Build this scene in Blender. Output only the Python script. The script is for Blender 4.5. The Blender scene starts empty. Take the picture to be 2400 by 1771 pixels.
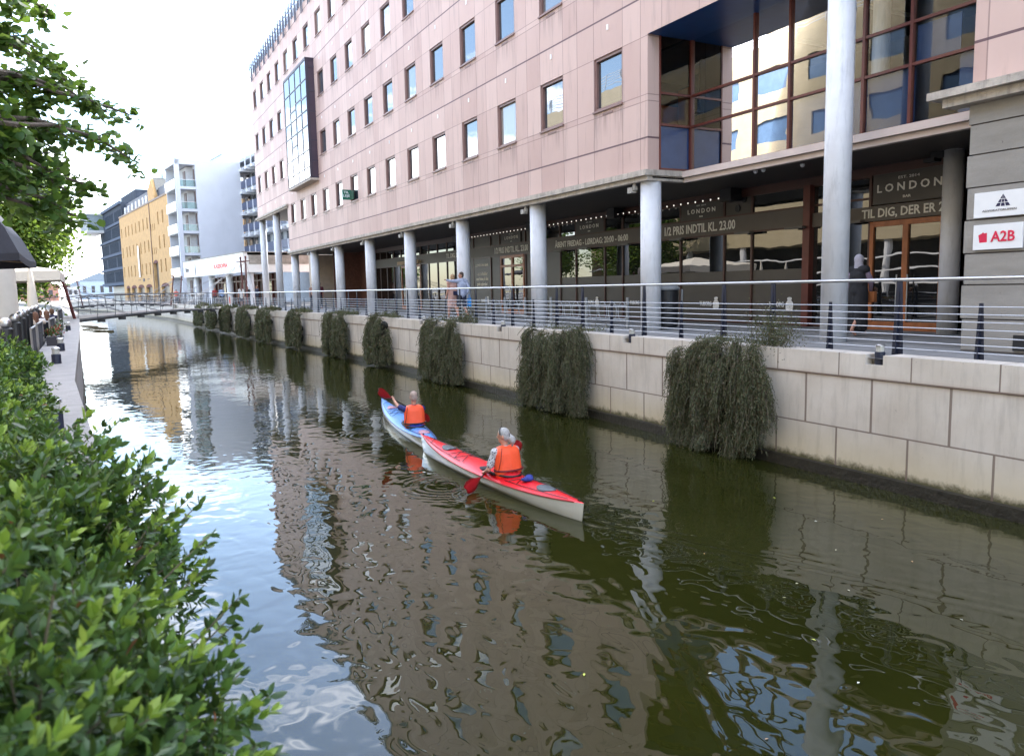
import bpy, bmesh, math, random
import numpy as np
from mathutils import Vector, Matrix
random.seed(7); rng = np.random.default_rng(11)
PI = math.pi
scn = bpy.context.scene
col = scn.collection

# ------------------------------------------------------------------ camera
FPX, CZ = 1822.0, 1.2
pit, rol, yaw = math.atan(213/FPX), math.radians(1.2), math.radians(27.8)
Fv = Vector((math.sin(yaw)*math.cos(pit), math.cos(yaw)*math.cos(pit), -math.sin(pit)))
R0 = Vector((math.cos(yaw), -math.sin(yaw), 0)); U0 = R0.cross(Fv)
Rv = R0*math.cos(rol) - U0*math.sin(rol); Uv = U0*math.cos(rol) + R0*math.sin(rol)
cam_d = bpy.data.cameras.new('camera'); cam = bpy.data.objects.new('camera', cam_d); col.objects.link(cam)
cam_d.sensor_width = 36; cam_d.lens = 36*FPX/2400; cam_d.clip_start = .05; cam_d.clip_end = 4000
cam.matrix_world = Matrix(((Rv.x, Uv.x, -Fv.x, 0), (Rv.y, Uv.y, -Fv.y, 0), (Rv.z, Uv.z, -Fv.z, CZ), (0, 0, 0, 1)))
cam_d.dof.use_dof = True; cam_d.dof.focus_distance = 14; cam_d.dof.aperture_fstop = 9
scn.camera = cam

# ------------------------------------------------------------------ light and sky
SUN_EL, SUN_AZ = math.radians(44), math.radians(52)      # azimuth from +Y towards +X
EXPO = 2.2
scn.view_settings.view_transform = 'Standard'; scn.view_settings.look = 'None'
scn.view_settings.exposure = EXPO; scn.view_settings.gamma = 1
scn.view_settings.use_curve_mapping = False
world = bpy.data.worlds.new('World'); scn.world = world; world.use_nodes = True
wn = world.node_tree.nodes; wl = world.node_tree.links; wn.clear()
wo = wn.new('ShaderNodeOutputWorld'); wb = wn.new('ShaderNodeBackground')
sky = wn.new('ShaderNodeTexSky'); sky.sky_type = 'NISHITA'; sky.sun_disc = False
sky.sun_elevation = SUN_EL; sky.sun_rotation = SUN_AZ; sky.dust_density = .7; sky.ozone_density = 1.6
tc = wn.new('ShaderNodeTexCoord'); mp = wn.new('ShaderNodeMapping'); mp.inputs['Scale'].default_value = (1, 1, 2.6)
mp.inputs['Location'].default_value = (2.9, 1.1, .8)
nz = wn.new('ShaderNodeTexNoise'); nz.inputs['Scale'].default_value = 2.3; nz.inputs['Detail'].default_value = 9
nz.inputs['Roughness'].default_value = .58; nz.inputs['Distortion'].default_value = .3
rp = wn.new('ShaderNodeValToRGB'); rp.color_ramp.elements[0].position = .50; rp.color_ramp.elements[1].position = .66
mx = wn.new('ShaderNodeMix'); mx.data_type = 'RGBA'
mx.inputs['B'].default_value = (19, 19.2, 20, 1)
wl.new(tc.outputs['Generated'], mp.inputs['Vector']); wl.new(mp.outputs[0], nz.inputs['Vector'])
wl.new(nz.outputs['Fac'], rp.inputs[0]); wl.new(rp.outputs[0], mx.inputs['Factor'])
wl.new(sky.outputs[0], mx.inputs['A']); wl.new(mx.outputs['Result'], wb.inputs['Color'])
wb.inputs['Strength'].default_value = .15
wl.new(wb.outputs[0], wo.inputs[0])
sun_d = bpy.data.lights.new('sun', 'SUN'); sun_d.energy = 3.0; sun_d.angle = math.radians(.6); sun_d.color = (1, .94, .85)
sun = bpy.data.objects.new('sun', sun_d); col.objects.link(sun)
sdir = Vector((math.sin(SUN_AZ)*math.cos(SUN_EL), math.cos(SUN_AZ)*math.cos(SUN_EL), math.sin(SUN_EL)))
sun.rotation_euler = sdir.to_track_quat('Z', 'Y').to_euler()

# ------------------------------------------------------------------ helpers
ORG = {}
def tag(o, label=None, cat=None, group=None, kind=None):
    for k, v in (('label', label), ('category', cat), ('group', group), ('kind', kind)):
        if v: o[k] = v
    return o
def empty(name, loc, label, cat, group=None):
    o = bpy.data.objects.new(name, None); col.objects.link(o); o.location = loc; o.empty_display_size = .2
    ORG[o.name] = Vector(loc); return tag(o, label, cat, group)
def copy_tree(o, parent=None):
    c = o.copy(); col.objects.link(c)
    if parent is not None:
        c.parent = parent
    for ch in list(o.children): copy_tree(ch, c)
    return c
def finish(name, me, mats, parent=None, smooth=False):
    for m in (mats if isinstance(mats, (list, tuple)) else [mats]): me.materials.append(m)
    if smooth: me.polygons.foreach_set('use_smooth', [True]*len(me.polygons))
    o = bpy.data.objects.new(name, me); col.objects.link(o)
    if parent is not None:
        L = ORG[parent.name]; me.transform(Matrix.Translation(-L)); o.parent = parent; ORG[o.name] = L
    else: ORG[o.name] = Vector((0, 0, 0))
    return o
def recentre(o):
    """put the origin of a single-mesh thing at its base"""
    me = o.data; co = np.empty(len(me.vertices)*3, 'f'); me.vertices.foreach_get('co', co); co = co.reshape(-1, 3)
    c = (co.min(0)+co.max(0))/2; c[2] = co[:, 2].min(); v = Vector([float(a) for a in c])
    me.transform(Matrix.Translation(-v)); o.location = v; ORG[o.name] = v
    return o
class MB:
    def __init__(s, M=None): s.v = []; s.f = []; s.m = []; s.M = M
    def V(s, p):
        p = Vector(p)
        if s.M is not None: p = s.M @ p
        s.v.append((p.x, p.y, p.z)); return len(s.v)-1
    def face(s, pts, m=0):
        s.f.append([s.V(p) for p in pts]); s.m.append(m)
    def box(s, x0, x1, y0, y1, z0, z1, m=0):
        i = [s.V((x, y, z)) for x in (x0, x1) for y in (y0, y1) for z in (z0, z1)]
        for q in ((0, 1, 3, 2), (4, 6, 7, 5), (0, 4, 5, 1), (2, 3, 7, 6), (0, 2, 6, 4), (1, 5, 7, 3)):
            s.f.append([i[k] for k in q]); s.m.append(m)
    def tube(s, pts, r, n=8, m=0, caps=True, up=None):
        pts = [Vector(p) for p in pts]; R = r if isinstance(r, (list, tuple)) else [r]*len(pts); rings = []
        for k, p in enumerate(pts):
            d = (pts[min(k+1, len(pts)-1)]-pts[max(k-1, 0)]).normalized()
            a = d.cross(Vector((0, 0, 1)) if abs(d.z) < .95 else Vector((1, 0, 0))).normalized(); b = d.cross(a)
            rings.append([s.V(p+(a*math.cos(2*PI*j/n)+b*math.sin(2*PI*j/n))*R[k]) for j in range(n)])
        for A, B in zip(rings, rings[1:]):
            for j in range(n): s.f.append([A[j], A[(j+1) % n], B[(j+1) % n], B[j]]); s.m.append(m)
        if caps: s.f += [rings[0][::-1], rings[-1]]; s.m += [m, m]
    def lathe(s, c, prof, n=16, m=0):
        rings = [[s.V((c[0]+r*math.cos(2*PI*j/n), c[1]+r*math.sin(2*PI*j/n), c[2]+z)) for j in range(n)] for r, z in prof]
        for A, B in zip(rings, rings[1:]):
            for j in range(n): s.f.append([A[j], A[(j+1) % n], B[(j+1) % n], B[j]]); s.m.append(m)
        s.f += [rings[0][::-1], rings[-1]]; s.m += [m, m]
    def ell(s, c, r, n=10, k=8, m=0, R=None):
        c = Vector(c); R = R or Matrix.Identity(3)
        rings = []
        for a in range(1, k):
            t = PI*a/k
            rings.append([s.V(c+R @ Vector((r[0]*math.sin(t)*math.cos(2*PI*j/n), r[1]*math.sin(t)*math.sin(2*PI*j/n), r[2]*math.cos(t)))) for j in range(n)])
        T = s.V(c+R @ Vector((0, 0, r[2]))); B = s.V(c-R @ Vector((0, 0, r[2])))
        for A, Bq in zip(rings, rings[1:]):
            for j in range(n): s.f.append([A[j], A[(j+1) % n], Bq[(j+1) % n], Bq[j]]); s.m.append(m)
        for j in range(n):
            s.f.append([T, rings[0][(j+1) % n], rings[0][j]]); s.m.append(m)
            s.f.append([B, rings[-1][j], rings[-1][(j+1) % n]]); s.m.append(m)
    def capsule(s, a, b, ra, rb, n=10, m=0):
        a, b = Vector(a), Vector(b); d = (b-a); L = d.length
        if L < 1e-6: return s.ell(a, (ra, ra, ra), m=m)
        d /= L; pts = []; rad = []
        for t in (-.99, -.8, -.45, 0): pts.append(a+d*ra*t); rad.append(ra*math.sqrt(max(0, 1-t*t))+1e-4)
        for t in (0, .45, .8, .99): pts.append(b+d*rb*t); rad.append(rb*math.sqrt(max(0, 1-t*t))+1e-4)
        P = pts; rings = []
        x = d.cross(Vector((0, 0, 1)) if abs(d.z) < .9 else Vector((1, 0, 0))).normalized(); y = d.cross(x)
        for p, r in zip(P, rad): rings.append([s.V(p+(x*math.cos(2*PI*j/n)+y*math.sin(2*PI*j/n))*r) for j in range(n)])
        for A, B in zip(rings, rings[1:]):
            for j in range(n): s.f.append([A[j], A[(j+1) % n], B[(j+1) % n], B[j]]); s.m.append(m)
        s.f += [rings[0][::-1], rings[-1]]; s.m += [m, m]
    def prism(s, poly, d, m=0):
        """poly: 3D points, d: extrusion vector"""
        d = Vector(d); A = [s.V(p) for p in poly]; B = [s.V(Vector(p)+d) for p in poly]; n = len(A)
        s.f += [A[::-1], B]; s.m += [m, m]
        for j in range(n): s.f.append([A[j], A[(j+1) % n], B[(j+1) % n], B[j]]); s.m.append(m)
    def build(s, name, mats, parent=None, smooth=False, bevel=0):
        me = bpy.data.meshes.new(name); me.from_pydata(s.v, [], s.f)
        if len(set(s.m)) > 1: me.polygons.foreach_set('material_index', s.m)
        o = finish(name, me, mats, parent, smooth)
        if bevel:
            b = o.modifiers.new('bevel', 'BEVEL'); b.width = bevel; b.segments = 2; b.limit_method = 'ANGLE'
        return o
def build_each(mb, name, mats, parent):
    """every separate piece of the builder becomes a part of its own"""
    par = list(range(len(mb.v)))
    def fd_(i):
        while par[i] != i: par[i] = par[par[i]]; i = par[i]
        return i
    for f in mb.f:
        a = fd_(f[0])
        for k in f[1:]: par[fd_(k)] = a
    gr = {}
    for f, m in zip(mb.f, mb.m): gr.setdefault(fd_(f[0]), []).append((f, m))
    out = []
    for fs in gr.values():
        q = MB(); ix = {}
        for f, m in fs:
            for k in f:
                if k not in ix: ix[k] = len(q.v); q.v.append(mb.v[k])
            q.f.append([ix[k] for k in f]); q.m.append(m)
        out.append(q.build(name, mats, parent))
    return out
def solo(mb, name, mats, label, cat, group=None, smooth=False, kind=None, bevel=0):
    o = mb.build(name, mats, None, smooth, bevel)
    if kind != 'structure': recentre(o)
    return tag(o, label, cat, group, kind)
def struct(mb, name, mats, smooth=False): return tag(mb.build(name, mats, None, smooth), kind='structure')
def np_mesh(name, V, F, mats, parent=None, smooth=False, mi=None):
    me = bpy.data.meshes.new(name); n = len(F); k = F.shape[1]
    me.vertices.add(len(V)); me.vertices.foreach_set('co', V.astype('f').ravel())
    me.loops.add(n*k); me.loops.foreach_set('vertex_index', F.astype('i').ravel())
    me.polygons.add(n); me.polygons.foreach_set('loop_start', np.arange(0, n*k, k, dtype='i'))
    me.polygons.foreach_set('loop_total', np.full(n, k, dtype='i'))
    if mi is not None: me.polygons.foreach_set('material_index', mi.astype('i'))
    me.update(calc_edges=True); me.validate()
    return finish(name, me, mats, parent, smooth)
def frame(P, ang):
    """local x = along the facade (away from us), y = into the building, z up"""
    a = math.radians(ang); D = Vector((math.sin(a), math.cos(a), 0)); N = Vector((D.y, -D.x, 0))
    return Matrix(((D.x, N.x, 0, P[0]), (D.y, N.y, 0, P[1]), (0, 0, 1, P[2] if len(P) > 2 else 0), (0, 0, 0, 1)))
def wall_open(mb, x0, x1, z0, z1, ops, y=0, depth=.12, m=0, mr=None, xs=(), zs=()):
    """sheet wall in the frame's x-z plane with real openings and reveals"""
    X = sorted({x0, x1, *[a for o in ops for a in o[:2]], *xs}); Z = sorted({z0, z1, *[a for o in ops for a in o[2:4]], *zs})
    X = [a for a in X if x0-1e-6 <= a <= x1+1e-6]; Z = [a for a in Z if z0-1e-6 <= a <= z1+1e-6]
    for a, b in zip(X, X[1:]):
        for c, d in zip(Z, Z[1:]):
            xm, zm = (a+b)/2, (c+d)/2
            if any(o[0] < xm < o[1] and o[2] < zm < o[3] for o in ops): continue
            mb.face([(a, y, c), (b, y, c), (b, y, d), (a, y, d)], m)
    r = m if mr is None else mr
    for a, b, c, d in ops:
        for p, q in (((a, c), (a, d)), ((a, d), (b, d)), ((b, d), (b, c)), ((b, c), (a, c))):
            mb.face([(p[0], y, p[1]), (q[0], y, q[1]), (q[0], y+depth, q[1]), (p[0], y+depth, p[1])], r)
FONT = {}
def text(s, p, right, up, w, h, parent, mat, name='lettering', ext=.006, bold=.022):
    """text fitted to width w, height h; p = lower left corner in world space"""
    c = bpy.data.curves.new('t', 'FONT'); c.body = s; c.extrude = .02; c.offset = bold; c.resolution_u = 2
    if '\n' in s: c.align_x = 'CENTER'; c.space_line = 1.1
    o = bpy.data.objects.new('t', c); col.objects.link(o)
    dg = bpy.context.evaluated_depsgraph_get(); me = bpy.data.meshes.new_from_object(o.evaluated_get(dg))
    bpy.data.objects.remove(o); bpy.data.curves.remove(c)
    co = np.empty(len(me.vertices)*3, 'f'); me.vertices.foreach_get('co', co); co = co.reshape(-1, 3)
    mn, mxx = co.min(0), co.max(0)
    right, up = Vector(right).normalized(), Vector(up).normalized(); nn = right.cross(up)
    sx, sy = w/(mxx[0]-mn[0]), h/(mxx[1]-mn[1])
    X = (co[:, 0]-mn[0])*sx; Yy = (co[:, 1]-mn[1])*sy; Zz = (co[:, 2]-mn[2])/(mxx[2]-mn[2]+1e-9)*ext
    out = np.array(p)[None]+X[:, None]*np.array(right)+Yy[:, None]*np.array(up)+Zz[:, None]*np.array(nn)
    me.vertices.foreach_set('co', out.astype('f').ravel()); me.update(); me.materials.clear()
    me.name = name
    return finish(name, me, mat, parent)

# ------------------------------------------------------------------ materials
MATS = {}
class NT:
    def __init__(s, name):
        s.m = bpy.data.materials.new(name); s.m.use_nodes = True; s.t = s.m.node_tree; s.n = s.t.nodes; s.l = s.t.links
        s.b = s.n['Principled BSDF']; s.out = s.n['Material Output']
    def new(s, t, **k):
        n = s.n.new(t)
        for a, v in k.items():
            if a.startswith('_'): setattr(n, a[1:], v)
            else: n.inputs[a.replace('__', ' ')].default_value = v
        return n
    def link(s, a, b): s.l.new(a, b)
    def pos(s):
        g = s.new('ShaderNodeNewGeometry'); return g.outputs['Position']
    def obj(s):
        return s.new('ShaderNodeTexCoord').outputs['Object']
    def math(s, op, a, b=None, c=None):
        n = s.new('ShaderNodeMath', _operation=op)
        for i, v in enumerate((a, b, c)):
            if v is None: continue
            if isinstance(v, (int, float)): n.inputs[i].default_value = v
            else: s.link(v, n.inputs[i])
        return n.outputs[0]
    def sep(s, v):
        n = s.new('ShaderNodeSeparateXYZ'); s.link(v, n.inputs[0]); return n.outputs
    def noise(s, v, scale, detail=3, rough=.5, dist=0, map=None):
        if map:
            mpn = s.new('ShaderNodeMapping'); mpn.inputs['Scale'].default_value = map; s.link(v, mpn.inputs[0]); v = mpn.outputs[0]
        n = s.new('ShaderNodeTexNoise', Scale=scale, Detail=detail, Roughness=rough, Distortion=dist); s.link(v, n.inputs['Vector']); return n.outputs['Fac']
    def ramp(s, f, *stops):
        n = s.new('ShaderNodeValToRGB'); r = n.color_ramp
        while len(r.elements) < len(stops): r.elements.new(.5)
        for e, (p, c) in zip(r.elements, stops): e.position = p; e.color = (*c, 1) if len(c) == 3 else c
        s.link(f, n.inputs[0]); return n.outputs[0]
    def mix(s, f, a, b, mode='MIX'):
        n = s.new('ShaderNodeMix', _data_type='RGBA', _blend_type=mode)
        for k, v in (('Factor', f), ('A', a), ('B', b)):
            if isinstance(v, (int, float)): n.inputs[k].default_value = v
            elif isinstance(v, tuple): n.inputs[k].default_value = (*v, 1)
            else: s.link(v, n.inputs[k])
        return n.outputs['Result']
    def bump(s, h, dist=.01, strength=1):
        n = s.new('ShaderNodeBump', Strength=strength, Distance=dist); s.link(h, n.inputs['Height']); return n.outputs[0]
def mat(name, colr, rough=.6, metal=0, var=.12, scale=3.0, bump=0, bscale=40, spec=.5, emit=None, coat=0, streak=False, dirt=0):
    if name in MATS: return MATS[name]
    t = NT(name); b = t.b; b.inputs['Roughness'].default_value = rough; b.inputs['Metallic'].default_value = metal
    b.inputs['Specular IOR Level'].default_value = spec; b.inputs['Coat Weight'].default_value = coat
    p = t.pos()
    f = t.noise(p, scale, 5, .6, map=(1, 1, .25) if streak else None)
    lo = tuple(c*(1-var) for c in colr); hi = tuple(min(1, c*(1+var)) for c in colr)
    c = t.ramp(f, (.3, lo), (.7, hi))
    if dirt:
        g = t.noise(p, scale*2.7, 6, .65, map=(1, 1, .18))
        c = t.mix(t.math('MULTIPLY', t.math('SMOOTHSTEP' if False else 'MAXIMUM', t.math('SUBTRACT', g, .52), 0), dirt*6), c, tuple(x*.35 for x in colr))
    t.link(c, b.inputs['Base Color'])
    if bump: t.link(t.bump(t.noise(p, bscale, 4), bump), b.inputs['Normal'])
    if emit: b.inputs['Emission Color'].default_value = (*emit[0], 1); b.inputs['Emission Strength'].default_value = emit[1]
    MATS[name] = t.m; return t.m
def line_mask(t, x, offs, period, w):
    """1 on thin lines at offs + k*period"""
    out = None
    for o in offs:
        a = t.math('SUBTRACT', x, o-period/2)
        fr = t.math('FRACT', t.math('DIVIDE', a, period))
        d = t.math('ABSOLUTE', t.math('SUBTRACT', fr, .5))
        mk = t.math('LESS_THAN', d, w/period/2)
        out = mk if out is None else t.math('MAXIMUM', out, mk)
    return out
def cell_rand(t, x, offs, period, seed):
    """a random value per panel along one axis (sum of floors)"""
    out = None
    for i, o in enumerate(offs):
        f = t.math('FLOOR', t.math('DIVIDE', t.math('SUBTRACT', x, o), period))
        out = f if out is None else t.math('ADD', out, f)
    return out
def m_pink():
    t = NT('pink stone panels'); x, y, z = t.sep(t.pos())
    vo = (17.18, 18.51, 19.35); zo = (4.87, 5.76, 5.92, 7.32)
    v = line_mask(t, y, vo, 2.93, .022); h = line_mask(t, z, zo[1:], 3.4, .02); H = line_mask(t, z, zo[:1], 3.4, .045)
    hh = t.math('MAXIMUM', v, h)
    cy = cell_rand(t, y, vo, 2.93, 0); cz = cell_rand(t, z, zo, 3.4, 0)
    cmb = t.new('ShaderNodeCombineXYZ'); t.link(cy, cmb.inputs[0]); t.link(cz, cmb.inputs[1])
    wn_ = t.new('ShaderNodeTexWhiteNoise', _noise_dimensions='2D'); t.link(cmb.outputs[0], wn_.inputs[0])
    n1 = t.noise(t.pos(), 1.1, 6, .6, map=(1, 1, .4)); n2 = t.noise(t.pos(), 9, 5, .7)
    base = t.ramp(t.math('ADD', t.math('MULTIPLY', wn_.outputs[0], .6), t.math('MULTIPLY', n1, .55)), (.2, (.48, .318, .276)), (.85, (.61, .44, .388)))
    base = t.mix(t.math('MULTIPLY', n2, .25), base, (.52, .41, .39))
    st = t.noise(t.pos(), 2.2, 5, .65, map=(2.5, 2.5, .22)); st = t.math('MAXIMUM', t.math('SUBTRACT', st, .55), 0)
    base = t.mix(t.math('MINIMUM', t.math('MULTIPLY', st, 3.2), .6), base, (.32, .235, .21))
    fy = t.math('LESS_THAN', t.math('FRACT', t.math('DIVIDE', t.math('SUBTRACT', y, 17.2), 2.93)), .445)
    fz = t.math('DIVIDE', t.math('MAXIMUM', t.math('SUBTRACT', t.math('FRACT', t.math('DIVIDE', t.math('SUBTRACT', z, 5.9), 3.4)), .78), 0), .22)
    sk = t.math('MAXIMUM', t.math('SUBTRACT', t.noise(t.pos(), 7, 4, .6, map=(1, 1, .06)), .42), 0)
    base = t.mix(t.math('MINIMUM', t.math('MULTIPLY', t.math('MULTIPLY', fy, fz), t.math('MULTIPLY', sk, 3.4)), .7), base, (.27, .19, .17))
    base = t.mix(t.math('MULTIPLY', hh, .55), base, (.19, .12, .115)); base = t.mix(t.math('MULTIPLY', H, .9), base, (.10, .055, .07))
    t.link(base, t.b.inputs['Base Color']); t.b.inputs['Roughness'].default_value = .6; t.b.inputs['Specular IOR Level'].default_value = .3
    hgt = t.math('SUBTRACT', t.math('MULTIPLY', n2, .1), t.math('MAXIMUM', hh, H)); t.link(t.bump(hgt, .006), t.b.inputs['Normal'])
    return t.m
def m_quay():
    t = NT('limestone quay blocks'); x, y, z = t.sep(t.pos())
    m1 = t.math('GREATER_THAN', z, -.32); m3 = t.math('LESS_THAN', z, -1.16); m2 = t.math('SUBTRACT', 1, t.math('ADD', m1, m3))
    v1 = t.math('MULTIPLY', line_mask(t, y, (7.24, 8.5), 2.53, .022), m1)
    v2 = t.math('MULTIPLY', line_mask(t, y, (7.9,), 1.262, .04), m2)
    v3 = t.math('MULTIPLY', line_mask(t, y, (7.27,), 1.262, .035), m3)
    h = t.math('MAXIMUM', t.math('COMPARE', z, -.32, .016), t.math('COMPARE', z, -1.16, .012))
    L = t.math('MAXIMUM', t.math('MAXIMUM', v1, v2), t.math('MAXIMUM', v3, h))
    n1 = t.noise(t.pos(), .9, 6, .6); n2 = t.noise(t.pos(), 14, 5, .7); n3 = t.noise(t.pos(), 3.1, 6, .65, map=(2.2, 2.2, .3))
    c = t.ramp(n1, (.3, (.50, .44, .375)), (.72, (.64, .585, .525)))
    c = t.mix(t.math('MULTIPLY', t.math('MAXIMUM', t.math('SUBTRACT', n3, .5), 0), 2.3), c, (.34, .30, .26))
    c = t.mix(t.math('MULTIPLY', t.math('GREATER_THAN', n2, .69), .5), c, (.25, .22, .19))
    # rusty run-off under the coping and damp yellow-green foot
    ru = t.math('MULTIPLY', t.math('SUBTRACT', 1, t.math('MINIMUM', t.math('MULTIPLY', t.math('ABSOLUTE', t.math('ADD', z, .33)), 14), 1)), t.noise(t.pos(), 5, 4, .6))
    c = t.mix(t.math('MULTIPLY', ru, .7), c, (.33, .20, .14))
    yl = t.math('MULTIPLY', t.math('MINIMUM', t.math('MAXIMUM', t.math('SUBTRACT', -1.15, z), 0), 1), .9)
    c = t.mix(yl, c, (.56, .46, .25))
    edge = t.math('ADD', z, t.math('MULTIPLY', t.math('SUBTRACT', t.noise(t.pos(), 6, 5, .7), .5), .28))
    gr = t.math('MINIMUM', t.math('MAXIMUM', t.math('MULTIPLY', t.math('SUBTRACT', -1.66, edge), 9), 0), 1)
    c = t.mix(gr, c, (.085, .075, .035))
    c = t.mix(t.math('MULTIPLY', L, .85), c, (.17, .12, .095))
    t.link(c, t.b.inputs['Base Color']); t.b.inputs['Roughness'].default_value = .75
    t.link(t.bump(t.math('SUBTRACT', t.math('MULTIPLY', n2, .25), L), .01), t.b.inputs['Normal']); return t.m
def m_glass(name, tint=(.03, .04, .05), ior=1.9, wob=.004, rough=.008, wscale=.9):
    t = NT(name); b = t.b; b.inputs['Base Color'].default_value = (*tint, 1); b.inputs['Roughness'].default_value = rough
    b.inputs['IOR'].default_value = ior
    t.link(t.bump(t.noise(t.pos(), wscale, 2, .4), wob), b.inputs['Normal']); return t.m
def m_clear(name, ior=1.75, tint=(.75, .8, .82)):
    t = NT(name); g = t.new('ShaderNodeBsdfGlossy', Roughness=.006); tr = t.new('ShaderNodeBsdfTransparent'); tr.inputs[0].default_value = (*tint, 1)
    fr = t.new('ShaderNodeFresnel', IOR=ior); mxs = t.new('ShaderNodeMixShader')
    n = t.bump(t.noise(t.pos(), .9, 2, .4), .004); t.link(n, g.inputs['Normal']); t.link(n, fr.inputs['Normal'])
    t.link(fr.outputs[0], mxs.inputs[0]); t.link(tr.outputs[0], mxs.inputs[1]); t.link(g.outputs[0], mxs.inputs[2]); t.link(mxs.outputs[0], t.out.inputs[0])
    return t.m
def m_leaf(name, cols, trans=.3, rough=.42, spec=.4):
    t = NT(name); g = t.new('ShaderNodeNewGeometry'); stops = [(i/(len(cols)-1), c) for i, c in enumerate(cols)]
    c = t.ramp(g.outputs['Random Per Island'], *stops); t.link(c, t.b.inputs['Base Color'])
    t.b.inputs['Roughness'].default_value = rough; t.b.inputs['Specular IOR Level'].default_value = spec
    tl = t.new('ShaderNodeBsdfTranslucent'); c2 = t.mix(.35, c, (.30, .42, .04)); t.link(c2, tl.inputs[0])
    ms = t.new('ShaderNodeMixShader', Fac=trans); t.link(t.b.outputs[0], ms.inputs[1]); t.link(tl.outputs[0], ms.inputs[2]); t.link(ms.outputs[0], t.out.inputs[0])
    return t.m
def m_water():
    t = NT('canal water'); b = t.b
    p = t.pos(); x, y, z = t.sep(p)
    b.inputs['Roughness'].default_value = .012; b.inputs['IOR'].default_value = 1.5
    c = t.ramp(t.noise(p, .35, 4, .6), (.3, (.0130, .0148, .0024)), (.75, (.0210, .0225, .0042)))
    t.link(c, b.inputs['Base Color'])
    # smooth swell with slow variations in strength, all heights in metres
    big = t.math('MULTIPLY', t.noise(p, .8, 1.2, .4, map=(1, 1, 1)), .013)
    med = t.math('MULTIPLY', t.noise(p, 3.5, .8, .35, .5, map=(1.15, .9, 1)), .0062)
    msk = t.ramp(t.noise(p, .22, 3, .5), (.42, (0, 0, 0)), (.6, (1, 1, 1)))
    fine = t.math('MULTIPLY', t.math('MULTIPLY', t.noise(p, 9, 2, .5, .3, map=(.7, 1.3, 1)), .0009), msk)
    calm = t.ramp(t.math('DIVIDE', y, 60), (.20, (1, 1, 1)), (.36, (.42, .42, .42)), (.75, (.8, .8, .8)))
    h = t.math('ADD', t.math('MULTIPLY', t.math('ADD', big, med), calm), fine)
    def ring(cx, cy, r0, w, lam, amp, h):
        d = t.new('ShaderNodeVectorMath', _operation='DISTANCE'); t.link(p, d.inputs[0]); d.inputs[1].default_value = (cx, cy, -1.97)
        r = t.math('ADD', d.outputs['Value'], t.math('MULTIPLY', t.noise(p, 1.6, 2, .5), .12))
        s = t.math('SINE', t.math('MULTIPLY', r, 2*PI/lam))
        e = t.math('DIVIDE', t.math('SUBTRACT', r, r0), w); e = t.math('EXPONENT', t.math('MULTIPLY', t.math('MULTIPLY', e, e), -1))
        return t.math('ADD', h, t.math('MULTIPLY', t.math('MULTIPLY', s, e), amp))
    for q in ((4.75, 11.4, .55, .42, .15, .0010), (4.95, 10.7, .35, .25, .10, .0008), (5.2, 16.3, .5, .5, .17, .0010), (7.2, 20, 1.0, .7, .24, .0009), (3.6, 30, 1.6, 1.0, .3, .0010)):
        h = ring(*q, h)
    # V-shaped wake behind the boats
    for sgn in (1, -1):
        u = t.math('ADD', t.math('MULTIPLY', t.math('SUBTRACT', x, 5.65), sgn), t.math('MULTIPLY', t.math('SUBTRACT', y, 8.9), .42))
        u = t.math('ADD', u, t.math('MULTIPLY', t.noise(p, .9, 2, .5), .22))
        e = t.math('EXPONENT', t.math('MULTIPLY', t.math('MULTIPLY', u, u), -14))
        msk2 = t.math('LESS_THAN', y, 10.5)
        h = t.math('ADD', h, t.math('MULTIPLY', t.math('MULTIPLY', t.math('MULTIPLY', t.math('SINE', t.math('MULTIPLY', u, 26)), e), .0012), msk2))
    t.link(t.bump(h, 1.0), b.inputs['Normal'])
    return t.m
PINK = m_pink(); QUAY = m_quay(); WATER = m_water()
GL = m_glass('window glass', (.035, .045, .055), 2.7); GLD = m_glass('shop glass', (.012, .013, .013), 2.1, .0035)
GLC = m_clear('clear glass', 1.42); GLB = m_glass('blue spandrel glass', (.02, .045, .14), 1.8)
FRM = mat('brown window frame', (.20, .11, .095), .45); RED = mat('red brown frame', (.12, .028, .02), .4, var=.2)
ORW = mat('varnished orange wood', (.36, .12, .04), .4, var=.25, scale=6, streak=True)
WCOL = mat('white column paint', (.66, .665, .70), .5, var=.06, dirt=.28); STEEL = mat('brushed steel', (.50, .50, .51), .36, 1, var=.08)
NAVY = mat('dark blue iron', (.012, .016, .035), .45, var=.3, scale=9); BLACK = mat('black metal', (.012, .012, .014), .5)
CORN = mat('weathered concrete cornice', (.44, .39, .34), .8, var=.25, scale=4, bump=.01, dirt=.5)
SOFF = mat('dark slatted soffit', (.035, .030, .027), .5, var=.3, scale=3, streak=True)
CREAM = mat('cream stucco', (.60, .47, .33), .8, var=.08); PAVE = None
WHITE = mat('white sign board', (.78, .78, .79), .4, var=.03); LET = mat('off white lettering', (.80, .78, .70), .5, var=.04)
PANEL = mat('grey brown film panel', (.062, .054, .046), .45, var=.12, scale=1.5)

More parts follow.
